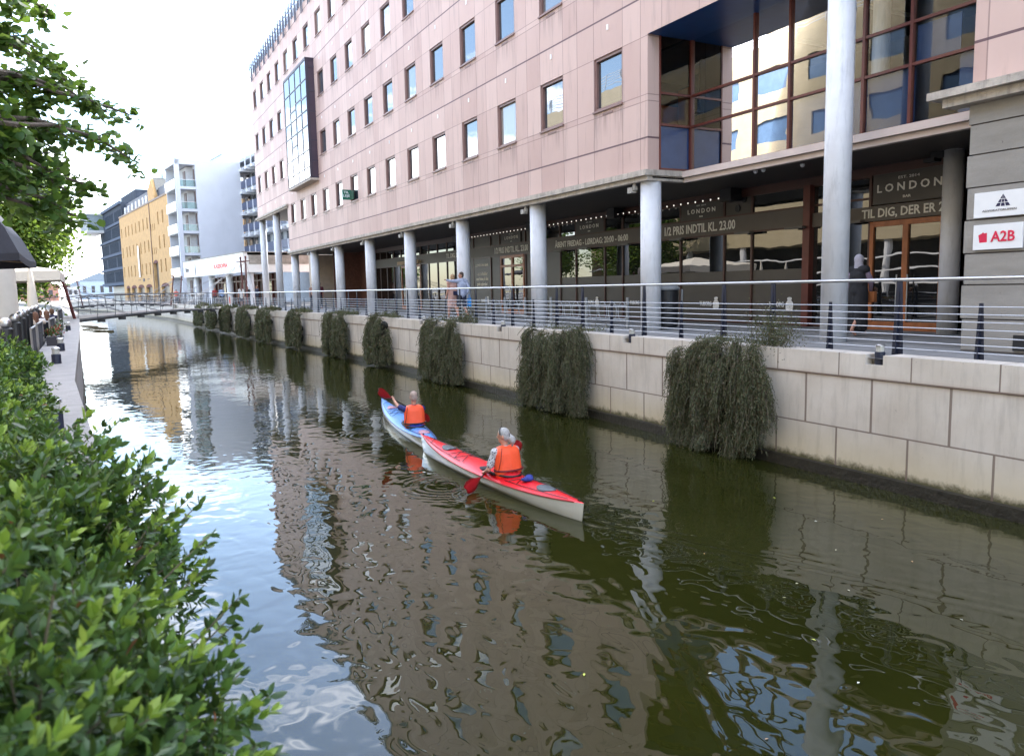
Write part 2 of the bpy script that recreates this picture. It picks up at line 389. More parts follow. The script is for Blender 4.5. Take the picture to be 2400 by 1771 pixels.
# ------------------------------------------------------------------ ground, water, quays
WZ = -1.97
RW = [(-12, 10.42), (30, 10.42), (40, 10.15), (50, 9.5), (70, 8.85), (107, 7.7), (137, 5.1), (165, 1.6), (215, -6)]   # (y, x) right quay edge
LW = [(-12, -.12), (7, -.15), (12.5, -.42), (29, -.65), (43, -.9), (62, -1.3), (100, -3), (140, -6.5), (215, -18)]
def xat(poly, y):
    for (a, xa), (b, xb) in zip(poly, poly[1:]):
        if a <= y <= b: return xa+(xb-xa)*(y-a)/(b-a)
    return poly[-1][1] if y > poly[-1][0] else poly[0][1]
def m_pave():
    t = NT('granite paving'); x, y, z = t.sep(t.pos())
    L = t.math('MAXIMUM', line_mask(t, x, (0,), .6, .012), line_mask(t, y, (0,), .4, .012))
    c = t.ramp(t.noise(t.pos(), 1.6, 6, .65), (.3, (.17, .165, .16)), (.7, (.27, .26, .255)))
    c = t.mix(t.math('MULTIPLY', t.noise(t.pos(), 40, 3, .6), .3), c, (.12, .12, .12))
    c = t.mix(t.math('MULTIPLY', L, .6), c, (.07, .07, .07)); t.link(c, t.b.inputs['Base Color']); t.b.inputs['Roughness'].default_value = .8
    return t.m
PAVE = m_pave()
g = MB()
pts = [(xat(RW, y)+.02, y, 0) for y in [-12, 30, 40, 50, 70, 107, 137, 165, 215]]
for A, B in zip(pts, pts[1:]): g.face([A, (400, A[1], 0), (400, B[1], 0), B])
g.face([(-1000, 215, 0), (1000, 215, 0), (1500, 2500, 0), (-1500, 2500, 0)]); g.face([(-400, -80, 0), (400, -80, 0), (400, -12, 0), (-400, -12, 0)])
struct(g, 'promenade', PAVE)
g = MB(); lp = [(xat(LW, y)-.02, y, -.06) for y in [-12, 7, 12.5, 29, 43, 62, 100, 140, 215]]
for A, B in zip(lp, lp[1:]):
    if A[1] < 12: g.face([A, B, (-400, B[1], -.06), (-400, A[1], -.06)])
    else:
        g.face([A, B, (B[0]-.6, B[1], -.06), (A[0]-.6, A[1], -.06)]); g.face([(A[0]-.6, A[1], -.06), (B[0]-.6, B[1], -.06), (B[0]-.6, B[1], -.5), (A[0]-.6, A[1], -.5)]); g.face([(A[0]-.6, A[1], -.5), (B[0]-.6, B[1], -.5), (-400, B[1], -.5), (-400, A[1], -.5)])
g.face([(-400, 12.5, -.06), (-1.0, 12.5, -.06), (-1.0, 12.5, -.5), (-400, 12.5, -.5)])
struct(g, 'left_pavement', PAVE)
g = MB(); g.face([(-40, -12, WZ), (14, -12, WZ), (14, 222, WZ), (-40, 222, WZ)]); struct(g, 'water', WATER)

# right quay wall: coping with notches, body, plinth
qw = empty('quay_wall', (10.4, 10, WZ), 'pale limestone block wall along the right side of the canal, with notched coping', 'wall')
ys = sorted({y for y, _ in RW})
body, plinth, cop = MB(), MB(), MB()
for a, b in zip(ys, ys[1:]):
    A, B = xat(RW, a), xat(RW, b)
    body.face([(A, a, -1.82), (B, b, -1.82), (B, b, -.32), (A, a, -.32)])
    i = [(A-.10, a, -1.79), (A+.02, a, -1.79), (A+.02, a, -2.6), (A-.10, a, -2.6)]; j = [(B-.10, b, -1.79), (B+.02, b, -1.79), (B+.02, b, -2.6), (B-.10, b, -2.6)]
    for k in range(4): plinth.face([i[k], i[(k+1) % 4], j[(k+1) % 4], j[k]])
def copseg(a, b, top):
    pts_ = [a]+[y for y in ys if a < y < b]+[b]
    for c, d in zip(pts_, pts_[1:]):
        A, B = xat(RW, c)-.02, xat(RW, d)-.02; w = .42
        r = [[(X, yy, z) for X, z in ((q, -.323), (q, top), (q+w, top), (q+w, -.323))] for q, yy in ((A, c), (B, d))]
        for k in range(4): cop.face([r[0][k], r[0][(k+1) % 4], r[1][(k+1) % 4], r[1][k]])
        cop.face(r[0]); cop.face(r[1][::-1])
y0 = -12; k = -3
while y0 < 215:
    n0 = 7.71+6.3*k; n1 = n0+.31
    copseg(y0, min(n0, 215), .055)
    if n0 < 214: copseg(n0, n1, -.10)
    y0 = n1; k += 1
body.build('block_face', QUAY, qw); cop.build('coping', QUAY, qw)
plinth.build('plinth', mat('wet plinth', (.022, .019, .013), .5, var=.3, scale=5, bump=.02, bscale=12), qw)

# left quay wall, cap and timber facing
lw = empty('quay_wall', (-.4, 12, WZ), 'grey board-marked quay wall with a flat stone kerb along the left edge of the canal', 'wall')
ys2 = [y for y, _ in LW]; lb, lc = MB(), MB()
for a, b in zip(ys2, ys2[1:]):
    A, B = xat(LW, a), xat(LW, b)
    lb.face([(A, a, -2.6), (B, b, -2.6), (B, b, -.05), (A, a, -.05)])
    for z0, z1, o0, o1 in ((-.14, .03, .05, -.30), (-.10, -.0, -.31, -.72)):
        r = [[(X+o0, yy, z0), (X+o0, yy, z1), (X+o1, yy, z1), (X+o1, yy, z0)] for X, yy in ((A, a), (B, b))]
        for q in range(4): lc.face([r[0][q], r[0][(q+1) % 4], r[1][(q+1) % 4], r[1][q]])
        lc.face(r[0]); lc.face(r[1])
LQ = mat('grey concrete quay', (.36, .35, .35), .8, var=.22, scale=2.5, streak=True, bump=.012, dirt=.5)
lb.build('wall_face', LQ, lw); lc.build('kerb', mat('pale kerb stone', (.235, .222, .215), .8, var=.15, scale=4, bump=.006), lw)

# ------------------------------------------------------------------ pink office building
bld = empty('office_building', (14, 38, 0), 'long pink stone office building over round white columns, facing the canal', 'building')
X0 = 12.5; F0 = Matrix(((0, 1, 0, X0), (1, 0, 0, 0), (0, 0, 1, 0), (0, 0, 0, 1)))   # x->Y, y->X
rows = [5.92, 9.32, 12.72, 16.12]
def win_rect(k, r): y = 17.18+2.93*k; return (y+.01, y+1.32, rows[r]+.01, rows[r]+1.40)
wins = []
for k in range(-7, 18):
    for r in range(4):
        if r == 0 and (k >= 14 or k in (-1, -2, -3)): continue
        if k in (11, 12) and r in (1, 2): continue
        if k == 13 and r in (1, 2): continue
        if k <= -4 and r == 3: continue
        wins.append((k, r))
w = MB(F0)
wall_open(w, 16.13, 57.7, 4.06, 18.9, [win_rect(k, r) for k, r in wins if 0 <= k < 14], depth=.16, xs=(57.7,))
wall_open(w, 57.7, 69.3, 7.42, 18.9, [win_rect(k, r) for k, r in wins if k >= 14], depth=.16)
wall_open(w, 7.84, 16.13, 7.35, 18.9, [win_rect(k, r) for k, r in wins if k in (-1, -2, -3)], depth=.16)
wall_open(w, -4, 7.84, 4.18, 18.9, [win_rect(k, r) for k, r in wins if k < -3], depth=.16)
# end walls, top, back, returns
for Y, z0, x1 in ((69.3, 7.42, 14), (-4, 0, 24)): w.face([(Y, 0, z0), (Y, x1, z0), (Y, x1, 18.9), (Y, 0, 18.9)])
w.face([(69.3, 4.5, 0), (69.3, 14, 0), (69.3, 14, 7.42), (69.3, 4.5, 7.42)]); w.face([(57.7, 0, 4.06), (57.7, 4.5, 4.06), (57.7, 4.5, 7.42), (57.7, 0, 7.42)])
w.face([(-4, 0, 18.9), (69.3, 0, 18.9), (69.3, 14, 18.9), (-4, 14, 18.9)]); w.face([(-4, 14, 0), (69.3, 14, 0), (69.3, 14, 18.9), (-4, 14, 18.9)])
w.face([(16.13, 0, 4.06), (16.13, .39, 4.06), (16.13, .39, 7.35), (16.13, 0, 7.35)]); w.face([(7.84, 0, 4.18), (7.84, 1.6, 4.18), (7.84, 1.6, 7.35), (7.84, 0, 7.35)])
w.build('wall', PINK, bld)
# windows (one of each, then copies)
fm = MB(F0); T = .075
for a, b, c, d in ((0, 1.31, 0, T), (0, 1.31, 1.39-T, 1.39), (0, T, T, 1.39-T), (1.31-T, 1.31, T, 1.39-T)): fm.box(a, b, .035, .15, c, d)
fm.box(-.03, 1.34, -.05, .05, -.045, -.002); fm.box(.42, .9, -.012, .02, -.16, -.105)
win = fm.build('window', FRM, bld)
pm = MB(F0); pm.face([(T, .11, T), (1.31-T, .11, T), (1.31-T, .11, 1.39-T), (T, .11, 1.39-T)]); pane = pm.build('pane', GL, win)
pane_alt = []
for nm_, tint_ in (('window glass over a pale blind', (.30, .29, .27)), ('window glass over a grey curtain', (.13, .13, .135))):
    m2_ = pane.data.copy(); m2_.materials.clear(); m2_.materials.append(m_glass(nm_, tint_, 2.5)); pane_alt.append(m2_)
base_loc = win.location.copy()
for i, (k, r) in enumerate(wins):
    o = win if i == 0 else win.copy()
    if i:
        col.objects.link(o); p = pane.copy(); col.objects.link(p); p.parent = o
        if (i*37+i//5) % 7 < 2: p.data = pane_alt[(i*37+i//5) % 7]
    a, _, c, _ = win_rect(k, r); o.location = base_loc+Vector((0, a, c))
# small white vents on the panels
vb = MB(F0)
for k in range(0, 18):
    for z in (8.0, 11.4, 14.8):
        y = 17.18+2.93*k+.66
        if not (49 < y < 55.5 and z > 8.2): vb.box(y-.035, y+.035, -.02, .01, z-.07, z+.07)
build_each(vb, 'wall_vent', mat('white plastic', (.8, .8, .8), .4), bld)
# cornices
def bar_L(name, segs, m, parent, bevel=0):
    q = MB()
    for s_ in segs: q.box(*s_)
    return q.build(name, m, parent)
for s_ in ([(12.33, 12.62, 16.0, 57.75, 3.92, 4.06), (12.42, 12.60, 16.06, 57.7, 3.80, 3.918), (12.621, 13.63, 15.995, 16.25, 3.92, 4.06), (12.605, 13.67, 16.06, 16.3, 3.80, 3.918),
            (13.56, 13.86, 7.9, 15.994, 3.92, 4.06), (13.64, 13.86, 7.9, 16.055, 3.80, 3.918)],
           [(12.33, 12.62, 57.4, 69.5, 7.28, 7.42), (12.42, 12.6, 57.5, 69.4, 7.17, 7.278), (12.621, 17, 69.2, 69.5, 7.28, 7.42)],
           [(12.18, 12.62, -4, 8.4, 4.06, 4.18), (12.30, 12.62, -4, 8.2, 3.92, 4.058), (12.621, 13.86, 7.85, 8.4, 4.06, 4.18)]):
    bar_L('cornice', s_, CORN, bld)
bar_L('bay_band', [(13.50, 13.559, 7.9, 15.99, 3.90, 4.05), (13.60, 13.639, 7.9, 16.05, 3.78, 3.895)], mat('pale pink stone band', (.60, .50, .46), .7, var=.06), bld)
# soffits and ceiling
sm_ = MB(); sm_.box(12.6, 17.4, 16.06, 57.7, 3.86, 3.90); sm_.box(13.7, 17.4, 7.9, 16.06, 3.86, 3.90); sm_.box(12.6, 17, 57.5, 69.3, 7.25, 7.3)
sm_.build('soffit', SOFF, bld)
bs = MB(); bs.box(12.51, 14.3, 7.85, 16.12, 7.35, 7.42); bs.build('blue_soffit', mat('blue painted soffit', (.01, .07, .25), .4), bld)
# columns
def column(x, y, z1, r=.27, nm='column'):
    q = MB(); q.lathe((x, y, 0), [(r, 0.0), (r, z1)], 40); o = q.build(nm, WCOL, bld, smooth=False)
    for p_ in o.data.polygons: p_.use_smooth = len(p_.vertices) == 4
    return o
for y, z1 in ((10.60, 7.36), (16.36, 3.87), (22.2, 3.87), (28.1, 3.87), (33.95, 3.87), (39.85, 3.87), (45.75, 3.87), (51.7, 3.87), (57.4, 3.87), (63.1, 7.27), (69.1, 7.27)):
    column(12.78 if y != 69.1 else 12.82, y, z1, .25 if y == 10.60 else .265)
column(16.1, 10.42, 3.87, .2)
# floodlights under the cornice beside each column
for y in (16.36, 22.2, 28.1, 33.95, 39.85, 45.75, 51.7):
    q = MB(); q.box(12.47, 12.56, y+.27, y+.37, 3.62, 3.72); q.box(12.44, 12.60, y+.36, y+.55, 3.56, 3.70); q.box(12.50, 12.54, y+.3, y+.4, 3.7, 3.8)
    q.build('floodlight', mat('grey lamp housing', (.30, .28, .25), .5), bld)
q = MB(); q.box(15.93, 16.03, 10.55, 10.85, 3.72, 3.86); q.box(15.85, 16.1, 10.7, 10.95, 3.66, 3.74); q.build('floodlight', BLACK, bld)
# glass bay on the corner
bay = MB()
ms_y = [16.10, 13.9, 12.84, 10.94, 9.9, 8.4]
for y in ms_y: bay.box(13.84, 13.93, y-.032, y+.032, 4.06, 7.42)
for y in (12.91, 13.84): pass
bay.box(12.86, 12.90, 16.10, 16.16, 4.06, 7.35)
for z in (4.10, 5.20, 5.97, 7.38): bay.box(13.85, 13.92, 7.9, 16.05, z-.028, z+.028); bay.box(12.9, 13.84, 16.09, 16.14, z-.028, z+.028)
gb = bay.build('corner_window', RED, bld)
q = MB(); q.face([(13.90, 7.9, 4.1), (13.90, 16.1, 4.1), (13.90, 16.1, 7.4), (13.90, 7.9, 7.4)]); q.face([(12.9, 16.12, 5.2), (13.88, 16.12, 5.2), (13.88, 16.12, 7.4), (12.9, 16.12, 7.4)])
build_each(q, 'glazing', GLC, gb)
q = MB(); q.box(13.95, 13.97, 7.9, 16.05, 4.1, 5.18); q.box(13.95, 13.97, 9.0, 9.85, 4.1, 5.9); q.box(12.9, 13.84, 16.145, 16.165, 4.1, 5.18); build_each(q, 'spandrel', mat('blue spandrel', (.025, .055, .15), .25), gb)
# room behind it
q = MB(); q.box(13.98, 19, 7.9, 20, 4.0, 4.06); q.box(13.98, 19, 7.9, 20, 7.43, 7.5); q.box(19, 19.1, 7.9, 20, 4, 7.5); q.box(13, 19, 20, 20.1, 4, 7.5); q.box(13.98, 19, 7.86, 7.9, 4, 7.5)
q.build('room', mat('dim office interior', (.10, .09, .085), .8), bld)
q = MB(); q.box(15.2, 15.6, 14.5, 18.2, 4.1, 6.7); q.box(14.6, 17.5, 18.4, 18.7, 4.1, 6.3); build_each(q, 'partition', mat('orange partition', (.40, .12, .04), .6), bld)
q = MB(); q.lathe((14.7, 16.3, 4.06), [(.17, 0), (.17, 3.3)], 20); q.lathe((14.7, 11.2, 4.06), [(.17, 0), (.17, 3.3)], 20); build_each(q, 'inner_column', WCOL, bld)
q = MB()
for y in (10, 12.5, 15): q.box(15, 17.5, y, y+.12, 7.36, 7.41)
build_each(q, 'ceiling_light', mat('unlit tube', (.35, .35, .35), .4), bld)
# oriel
ori = MB(); ZB, ZT, YA, YB, XO = 8.12, 15.0, 48.5, 54.6, 12.0
DP = mat('dark plum frame', (.035, .025, .045), .45)
yy = [YA, 49.95, 51.45, 53.0, YB]; zz = [ZB, 8.75, 9.75, 11.2, 12.1, 13.9, ZT]
for y in yy: ori.box(XO-.03, XO+.05, y-.03, y+.03, ZB, ZT)
for z in zz: ori.box(XO-.028, XO+.04, YA+.03, YB-.03, z-.03, z+.03)
for y0_, y1_, z in ((YA, 49.95, 12.9), (51.45, 53, 10.5), (49.95, 51.45, 13.0), (51.45, 53.0, 12.7)): ori.box(XO-.027, XO+.04, y0_+.03, y1_-.03, z-.04, z+.04)
ori.box(XO-.04, 12.5, YA-.03, YB+.03, ZT+.03, ZT+.12)
for z in (ZB, 9.1, 10.3, 12.0, 13.2, 14.6, ZT): ori.box(XO+.05, 12.5, YA-.03, YA+.02, z-.05, z+.05)
ori.box(XO+.02, XO+.14, YA-.04, YA+.0, ZB, ZT)
oo = ori.build('oriel_window', DP, bld)
q = MB(); q.face([(XO, YA, ZB), (XO, YB, ZB), (XO, YB, ZT), (XO, YA, ZT)]); q.build('glazing', GL, oo)
q = MB(); q.face([(XO, YA, ZB), (12.5, YA, ZB), (12.5, YA, ZT), (XO, YA, ZT)]); q.face([(XO, YB, ZB), (12.5, YB, ZB), (12.5, YB, ZT), (XO, YB, ZT)]); build_each(q, 'side_panel', mat('plum spandrel', (.05, .03, .05), .3), oo)
q = MB(); q.box(XO-.04, 12.5, YA-.06, YB+.06, ZB-.18, ZB-.06); q.build('base_slab', CORN, oo)
# roof screen
rs_ = MB(); y = -4
i = 0
while y < 69:
    lo = 18.3 if i % 4 in (0, 3) else 18.75
    rs_.box(12.38, 12.44, y-.02, y+.03, lo, 19.75+.1*(i % 2)); y += .33 if i % 2 else .55; i += 1
rs_.box(12.40, 12.43, -4, 69.2, 19.45, 19.5); rs_.build('roof_screen', mat('dark grey post', (.10, .10, .13), .5), bld)
q = MB(); q.box(12.60, 12.62, -4, 69, 18.9, 19.55); q.build('roof_glass', m_glass('roof glass', (.25, .3, .38), 1.5), bld)
# stone base block at the near end
def m_stone():
    t = NT('grey rusticated stone'); x, y, z = t.sep(t.pos())
    L = None
    for v in (.02, .53, 1.08, 1.58, 2.11, 2.62, 3.13, 3.6):
        c_ = t.math('COMPARE', z, v, .011); L = c_ if L is None else t.math('MAXIMUM', L, c_)
    n1 = t.noise(t.pos(), 3, 6, .65, map=(1, .35, 1.6)); c = t.ramp(n1, (.3, (.25, .23, .205)), (.72, (.345, .32, .29)))
    n2 = t.noise(t.pos(), 30, 4, .7); c = t.mix(t.math('MULTIPLY', n2, .4), c, (.19, .175, .155))
    c = t.mix(t.math('MULTIPLY', t.math('GREATER_THAN', t.noise(t.pos(), 11, 3, .6), .73), .6), c, (.1, .09, .08))
    c = t.mix(t.math('MULTIPLY', L, .9), c, (.06, .045, .04)); t.link(c, t.b.inputs['Base Color']); t.b.inputs['Roughness'].default_value = .8
    t.link(t.bump(t.math('SUBTRACT', t.math('MULTIPLY', n2, .3), L), .012), t.b.inputs['Normal']); return t.m
q = MB()
zc = [0, .53, 1.08, 1.58, 2.11, 2.62, 3.13, 3.6, 3.92]
for i, (a, b) in enumerate(zip(zc, zc[1:])):
    q.box(12.5, 17.4, -4, 7.84+(.03 if i % 2 else 0), a+.008, b-.008); q.box(12.53, 17.3, -4, 7.80, b-.009, b+.009)
q.build('stone_base', m_stone(), bld)
q = MB(); q.box(12.47, 12.52, 5.8, 7.0, .06, .30); q.build('vent_grille', BLACK, bld)

# ------------------------------------------------------------------ shop front (plane X = 16.6)
XS = 16.6
BROWN = mat('brown mullion', (.075, .03, .022), .4)
fr = MB(); gl = MB(); pn = MB()
ml = [12.77, 14.73, 16.62, 17.73, 19.7, 20.8, 22.82, 23.93, 25.89, 27.06, 28.6, 29.95, 32.4, 33.35, 35.25, 36.1, 37.3, 38.6, 39.9, 41.2, 42.4, 44.1, 45.7, 47.0, 48.3, 49.6, 51.0, 52.2]
for y in ml: fr.box(XS-.045, XS+.05, y-.032, y+.032, 0, 3.66)
for z in (.04, 2.62, 3.13, 3.64): fr.box(XS-.035, XS+.04, 12.8, 52.2, z-.025, z+.025)
fr.box(XS-.04, XS+.3, 10.6, 57, 3.66, 3.86)
fr.build('shopfront_frame', BROWN, bld)
q = MB(); q.box(XS-.15, XS+.1, 14.48, 14.70, 0, 3.66); q.box(XS-.02, XS+.1, 10.62, 10.84, 0, 3.66); build_each(q, 'pier', RED, bld)
# panes: upper, lower, low panels
def pane_box(y0, y1, z0, z1, mb, dx=.0): mb.face([(XS+dx, y0, z0), (XS+dx, y1, z0), (XS+dx, y1, z1), (XS+dx, y0, z1)])
LON = [(17.76, 19.67), (23.96, 25.86), (30.3, 32.1)]
for a, b in zip(ml, ml[1:]):
    a_, b_ = a+.033, b-.033
    if a < 14.7: pane_box(a_, 14.47, 0, 3.6, gl, .01); continue
    up_panel = any(p < (a+b)/2 < q_ for p, q_ in LON) or (16.7 < a+.5 < 17.7) or 28 < a < 36
    pane_box(a_, b_, 3.155, 3.62, pn if up_panel else gl)
    if 27.0 < a < 29 or 32.3 < a < 36.2: pane_box(a_, b_, .07, 2.6, pn)
    elif a == 29.95: pane_box(a_, b_, 2.3, 2.6, pn)
    elif a > 36: pane_box(a_, b_, .55, 2.6, gl); pane_box(a_, b_, .07, .55, pn, -.004)
    else: pane_box(a_, b_, 1.53, 2.6, gl); pane_box(a_, b_, .07, 1.53, pn, -.004)
build_each(gl, 'shop_pane', GLD, bld); build_each(pn, 'film_panel', PANEL, bld)
q = MB(); q.box(XS-.052, XS+.02, 14.73, 52.2, 2.645, 3.105); q.box(XS-.052, XS+.02, 10.85, 14.47, 2.58, 2.93); fas = q.build('fascia', mat('taupe fascia', (.105, .088, .072), .5, var=.06), bld)
LF, UP = (0, -1, 0), (0, 0, 1)      # text runs towards -Y as seen from the canal
def tx(s, yl, yr, z0, z1, parent=None, m=None, X=XS-.055, **k): return text(s, (X, yl, z0), LF, UP, yl-yr, z1-z0, parent or fas, m or LET, **k)
tx('1/2 PRIS INDTIL KL. 23.00', 20.45, 17.25, 2.74, 3.02); tx('ÅBENT FREDAG - LØRDAG: 20:00 - 06:00', 27.4, 22.45, 2.73, 3.03)
tx('1/2 PRIS INDTIL KL. 23.00', 32.85, 29.65, 2.74, 3.02); tx('TIL DIG, DER ER 25+', 38.6, 35.6, 2.74, 3.02)
tx('TIL DIG, DER ER 25+', 12.98, 10.6, 2.62, 2.87)
q = MB(); q.box(XS-.02, XS+.02, 10.86, 12.72, 2.96, 3.66); lp_ = q.build('sign_panel', PANEL, bld)
tx('L O N D O N', 12.6, 10.98, 3.23, 3.42, lp_, X=XS-.022); tx('EST. 2014', 12.05, 11.52, 3.50, 3.56, lp_, X=XS-.022, bold=.0); tx('BAR', 11.92, 11.72, 3.06, 3.12, lp_, X=XS-.022)
for a, b in LON:
    q = MB(); q.box(XS-.045, XS-.012, a+.02, b-.02, 3.15, 3.63); lp_ = q.build('sign_panel', PANEL, bld)
    c_ = (a+b)/2; tx('L O N D O N', c_+.62, c_-.62, 3.33, 3.47, lp_, X=XS-.047); tx('EST. 2014', c_+.2, c_-.2, 3.545, 3.585, lp_, X=XS-.047, bold=0); tx('BAR', c_+.08, c_-.08, 3.21, 3.255, lp_, X=XS-.047)
# London bar panel with small words
q = MB(); q.box(XS-.03, XS-.008, 33.4, 35.2, .1, 2.58); lp_ = q.build('sign_panel', PANEL, bld)
tx('LONDON BAR', 35.0, 33.6, 2.22, 2.34, lp_, X=XS-.032)
tx('- en cocktailbar\nmed fokus på den\ngode oplevelse!', 34.95, 33.65, 1.25, 1.95, lp_, X=XS-.032)
# two round vents on the dark panel
q = MB()
for y, z in ((17.2, 3.32), (16.95, 3.56)):
    q.tube([(XS-.03, y, z), (XS-.012, y, z)], .10, 20, 0)
build_each(q, 'round_vent', BLACK, bld)
# beer bottle marks low on the panels
def bottle(y, z, s, parent):
    prof = [(.30, 0), (.38, .1), (.38, .55), (.2, .75), (.16, .8), (.24, .88), (.2, 1.0), (0, 1.04), (-.2, 1.0), (-.24, .88), (-.16, .8), (-.2, .75), (-.38, .55), (-.38, .1), (-.30, 0)]
    q = MB(); q.prism([(XS-.032, y+a*s, z+b*s) for a, b in prof], (.006, 0, 0)); return q.build('bottle_mark', WHITE, parent)
mk = MB(); mk.box(XS-.030, XS-.026, 14.8, 27, .10, .11); mk = mk.build('lower_trim', PANEL, bld)
for y in (15.35, 18.2, 21.8, 24.6, 33.9):
    tx('TUBORG', y+.55, y+.02, .50, .64, mk, WHITE, bold=.02); bottle(y-.15, .42, .34, mk)
# doors
def door(y0, y1, z1, X=XS-.06, transom=None):
    m = MB(); yc = (y0+y1)/2; T_ = .1
    for a, b in ((y0, y0+T_), (y1-T_, y1), (yc-T_*.7, yc+T_*.7)): m.box(X, X+.1, a, b, 0, z1)
    m.box(X, X+.1, y0+T_, yc-T_*.7, z1-.12, z1); m.box(X, X+.1, yc+T_*.7, y1-T_, z1-.12, z1)
    m.box(X, X+.1, y0+T_, yc-T_*.7, 0, .2); m.box(X, X+.1, yc+T_*.7, y1-T_, 0, .2)
    if transom:
        m.box(X, X+.1, y0+T_, yc-.07, transom-.05, transom+.05); m.box(X, X+.1, yc+.07, y1-T_, transom-.05, transom+.05)
    d = m.build('door', ORW, bld)
    g_ = MB(); g_.face([(X+.05, y0+T_, .2), (X+.05, y1-T_, .2), (X+.05, y1-T_, z1-.1), (X+.05, y0+T_, z1-.1)]); g_.build('pane', GLD, d)
    h_ = MB()
    for yy_ in (yc-.14, yc+.14): h_.tube([(X-.06, yy_, .25), (X-.06, yy_, 1.3)], .016, 8); h_.box(X-.06, X, yy_-.01, yy_+.01, .4, .43); h_.box(X-.06, X, yy_-.01, yy_+.01, 1.15, 1.18)
    h_.build('handle', STEEL, d); return d
door(10.86, 12.74, 2.56); door(30.05, 32.3, 2.62, transom=2.15); door(44.15, 45.65, 2.6); door(42.45, 44.05, 2.6)
q = MB(); q.box(XS-.25, XS-.05, 42.3, 45.8, 2.66, 2.86); q.build('door_canopy', CREAM, bld)
# heaters, string lights, speakers, camera domes
for y in (14.85, 16.7, 19.6, 22.4, 24.9, 26.8, 13.1):
    q = MB(); q.box(XS-.34, XS-.18, y-.30, y+.30, 2.56, 2.62); q.box(XS-.2, XS-.03, y-.03, y+.03, 2.6, 2.64); q.build('patio_heater', mat('heater grey', (.12, .11, .10), .5), bld)
bul = mat('string light bulb', (.9, .9, .85), .3, emit=((1, .93, .8), .22))
q = MB(); q.tube([(XS-.32, 16.8, 3.67), (XS-.32, 36.2, 3.67)], .008, 6)
cord = q.build('light_string', BLACK, bld); q = MB()
for i in range(58):
    y = 17.0+i*.335
    q.ell((XS-.32, y, 3.645), (.022, .022, .03), 6, 4)
bl = build_each(q, 'bulb', bul, cord)
for y in (22.9, 28.8, 36.5, 17.2):
    q = MB(); q.box(XS-.5, XS-.1, y-.22, y+.22, 3.52, 3.86); q.build('speaker', BLACK, bld)
for y, x in ((13.9, 14.2), (14.15, 14.2), (13.0, 14.5)):
    q = MB(); q.ell((x, y, 3.84), (.055, .055, .06), 10, 6); q.build('camera_dome', WHITE, bld, smooth=True)
# signs on the stone block
def sign(y0, y1, z0, z1):
    q = MB(); q.box(12.455, 12.49, y0, y1, z0, z1); return q.build('sign_board', WHITE, bld, bevel=.004)
s1 = sign(6.72, 7.70, 2.13, 2.52); s2 = sign(6.93, 7.69, 1.63, 2.02)
NV = mat('navy ink', (.012, .012, .06), .5); CR = mat('crimson ink', (.62, .01, .06), .5); GY = mat('grey ink', (.22, .21, .22), .5)
q = MB(); Xs = 12.453
def tri(pts): q.face([(Xs, a, b) for a, b in pts])
ax, az = 7.25, 2.47; L_, R_, zb = 7.36, 7.135, 2.285
def P(t, s_): # t down 0..1, s across 0..1
    return (ax+(L_+(R_-L_)*s_-ax)*t, az+(zb-az)*t)
for t0, t1 in ((0, .38), (.43, .68), (.73, 1)):
    for s0, s1_ in ((0, .30), (.36, .64), (.70, 1)): tri([P(t0, s0), P(t0, s1_), P(t1, s1_), P(t1, s0)] if t0 > 0 else [P(0, .5), P(t1, s1_), P(t1, s0)])
q.build('triangle_logo', NV, s1)
text('ADVOKATGRUPPEN', (Xs, 7.56, 2.215), LF, UP, .52, .032, s1, GY, bold=0)
q = MB(); q.face([(Xs, a, b) for a, b in ((7.605, 1.86), (7.55, 1.885), (7.53, 1.905), (7.52, 1.885), (7.47, 1.888), (7.465, 1.745), (7.585, 1.74))]); q.build('red_mark', CR, s2)
text('A2B', (Xs, 7.41, 1.745), LF, UP, .37, .165, s2, CR, bold=.02)
# green letting sign
q = MB(); q.box(12.02, 12.5, 41.9, 41.95, 6.05, 6.58); tl = q.build('letting_sign', mat('green sign', (.01, .13, .08), .5), bld)
q = MB(); q.box(12.44, 12.495, 41.35, 41.89, 6.05, 6.5); q.build('green_window_film', mat('dark green film', (.03, .10, .06), .5), tl)
text('TIL\nLEJE', (12.06, 41.895, 6.16), (1, 0, 0), UP, .36, .34, tl, WHITE, bold=.02)
# hall opening and recessed end
q = MB(); q.box(16.6, 16.8, 57, 69.3, 0, 7.2); q.box(16.55, 16.6, 54.8, 57, 0, 3.86); q.box(14, 16.6, 57.1, 57.3, 0, 3.8); q.build('rear_wall', mat('cream stone', (.50, .42, .34), .8), bld)
q = MB(); q.box(16.5, 16.56, 60, 68, 4.6, 6.3); q.build('rear_window', GL, bld)
q = MB()
for y in (60, 61.6, 63.2, 64.8, 66.4, 68): q.box(16.46, 16.5, y-.05, y+.05, 4.6, 6.3)
q.box(16.46, 16.5, 60, 68, 5.5, 5.58); q.build('rear_mullions', BROWN, bld)
q = MB(); q.box(14.5, 16.5, 53.5, 53.6, 0, 3.8); q.box(16.4, 16.6, 52.3, 57, 0, 3.86); q.build('entrance_wall', mat('dark red brick', (.16, .07, .05), .8, var=.3, scale=9), bld)

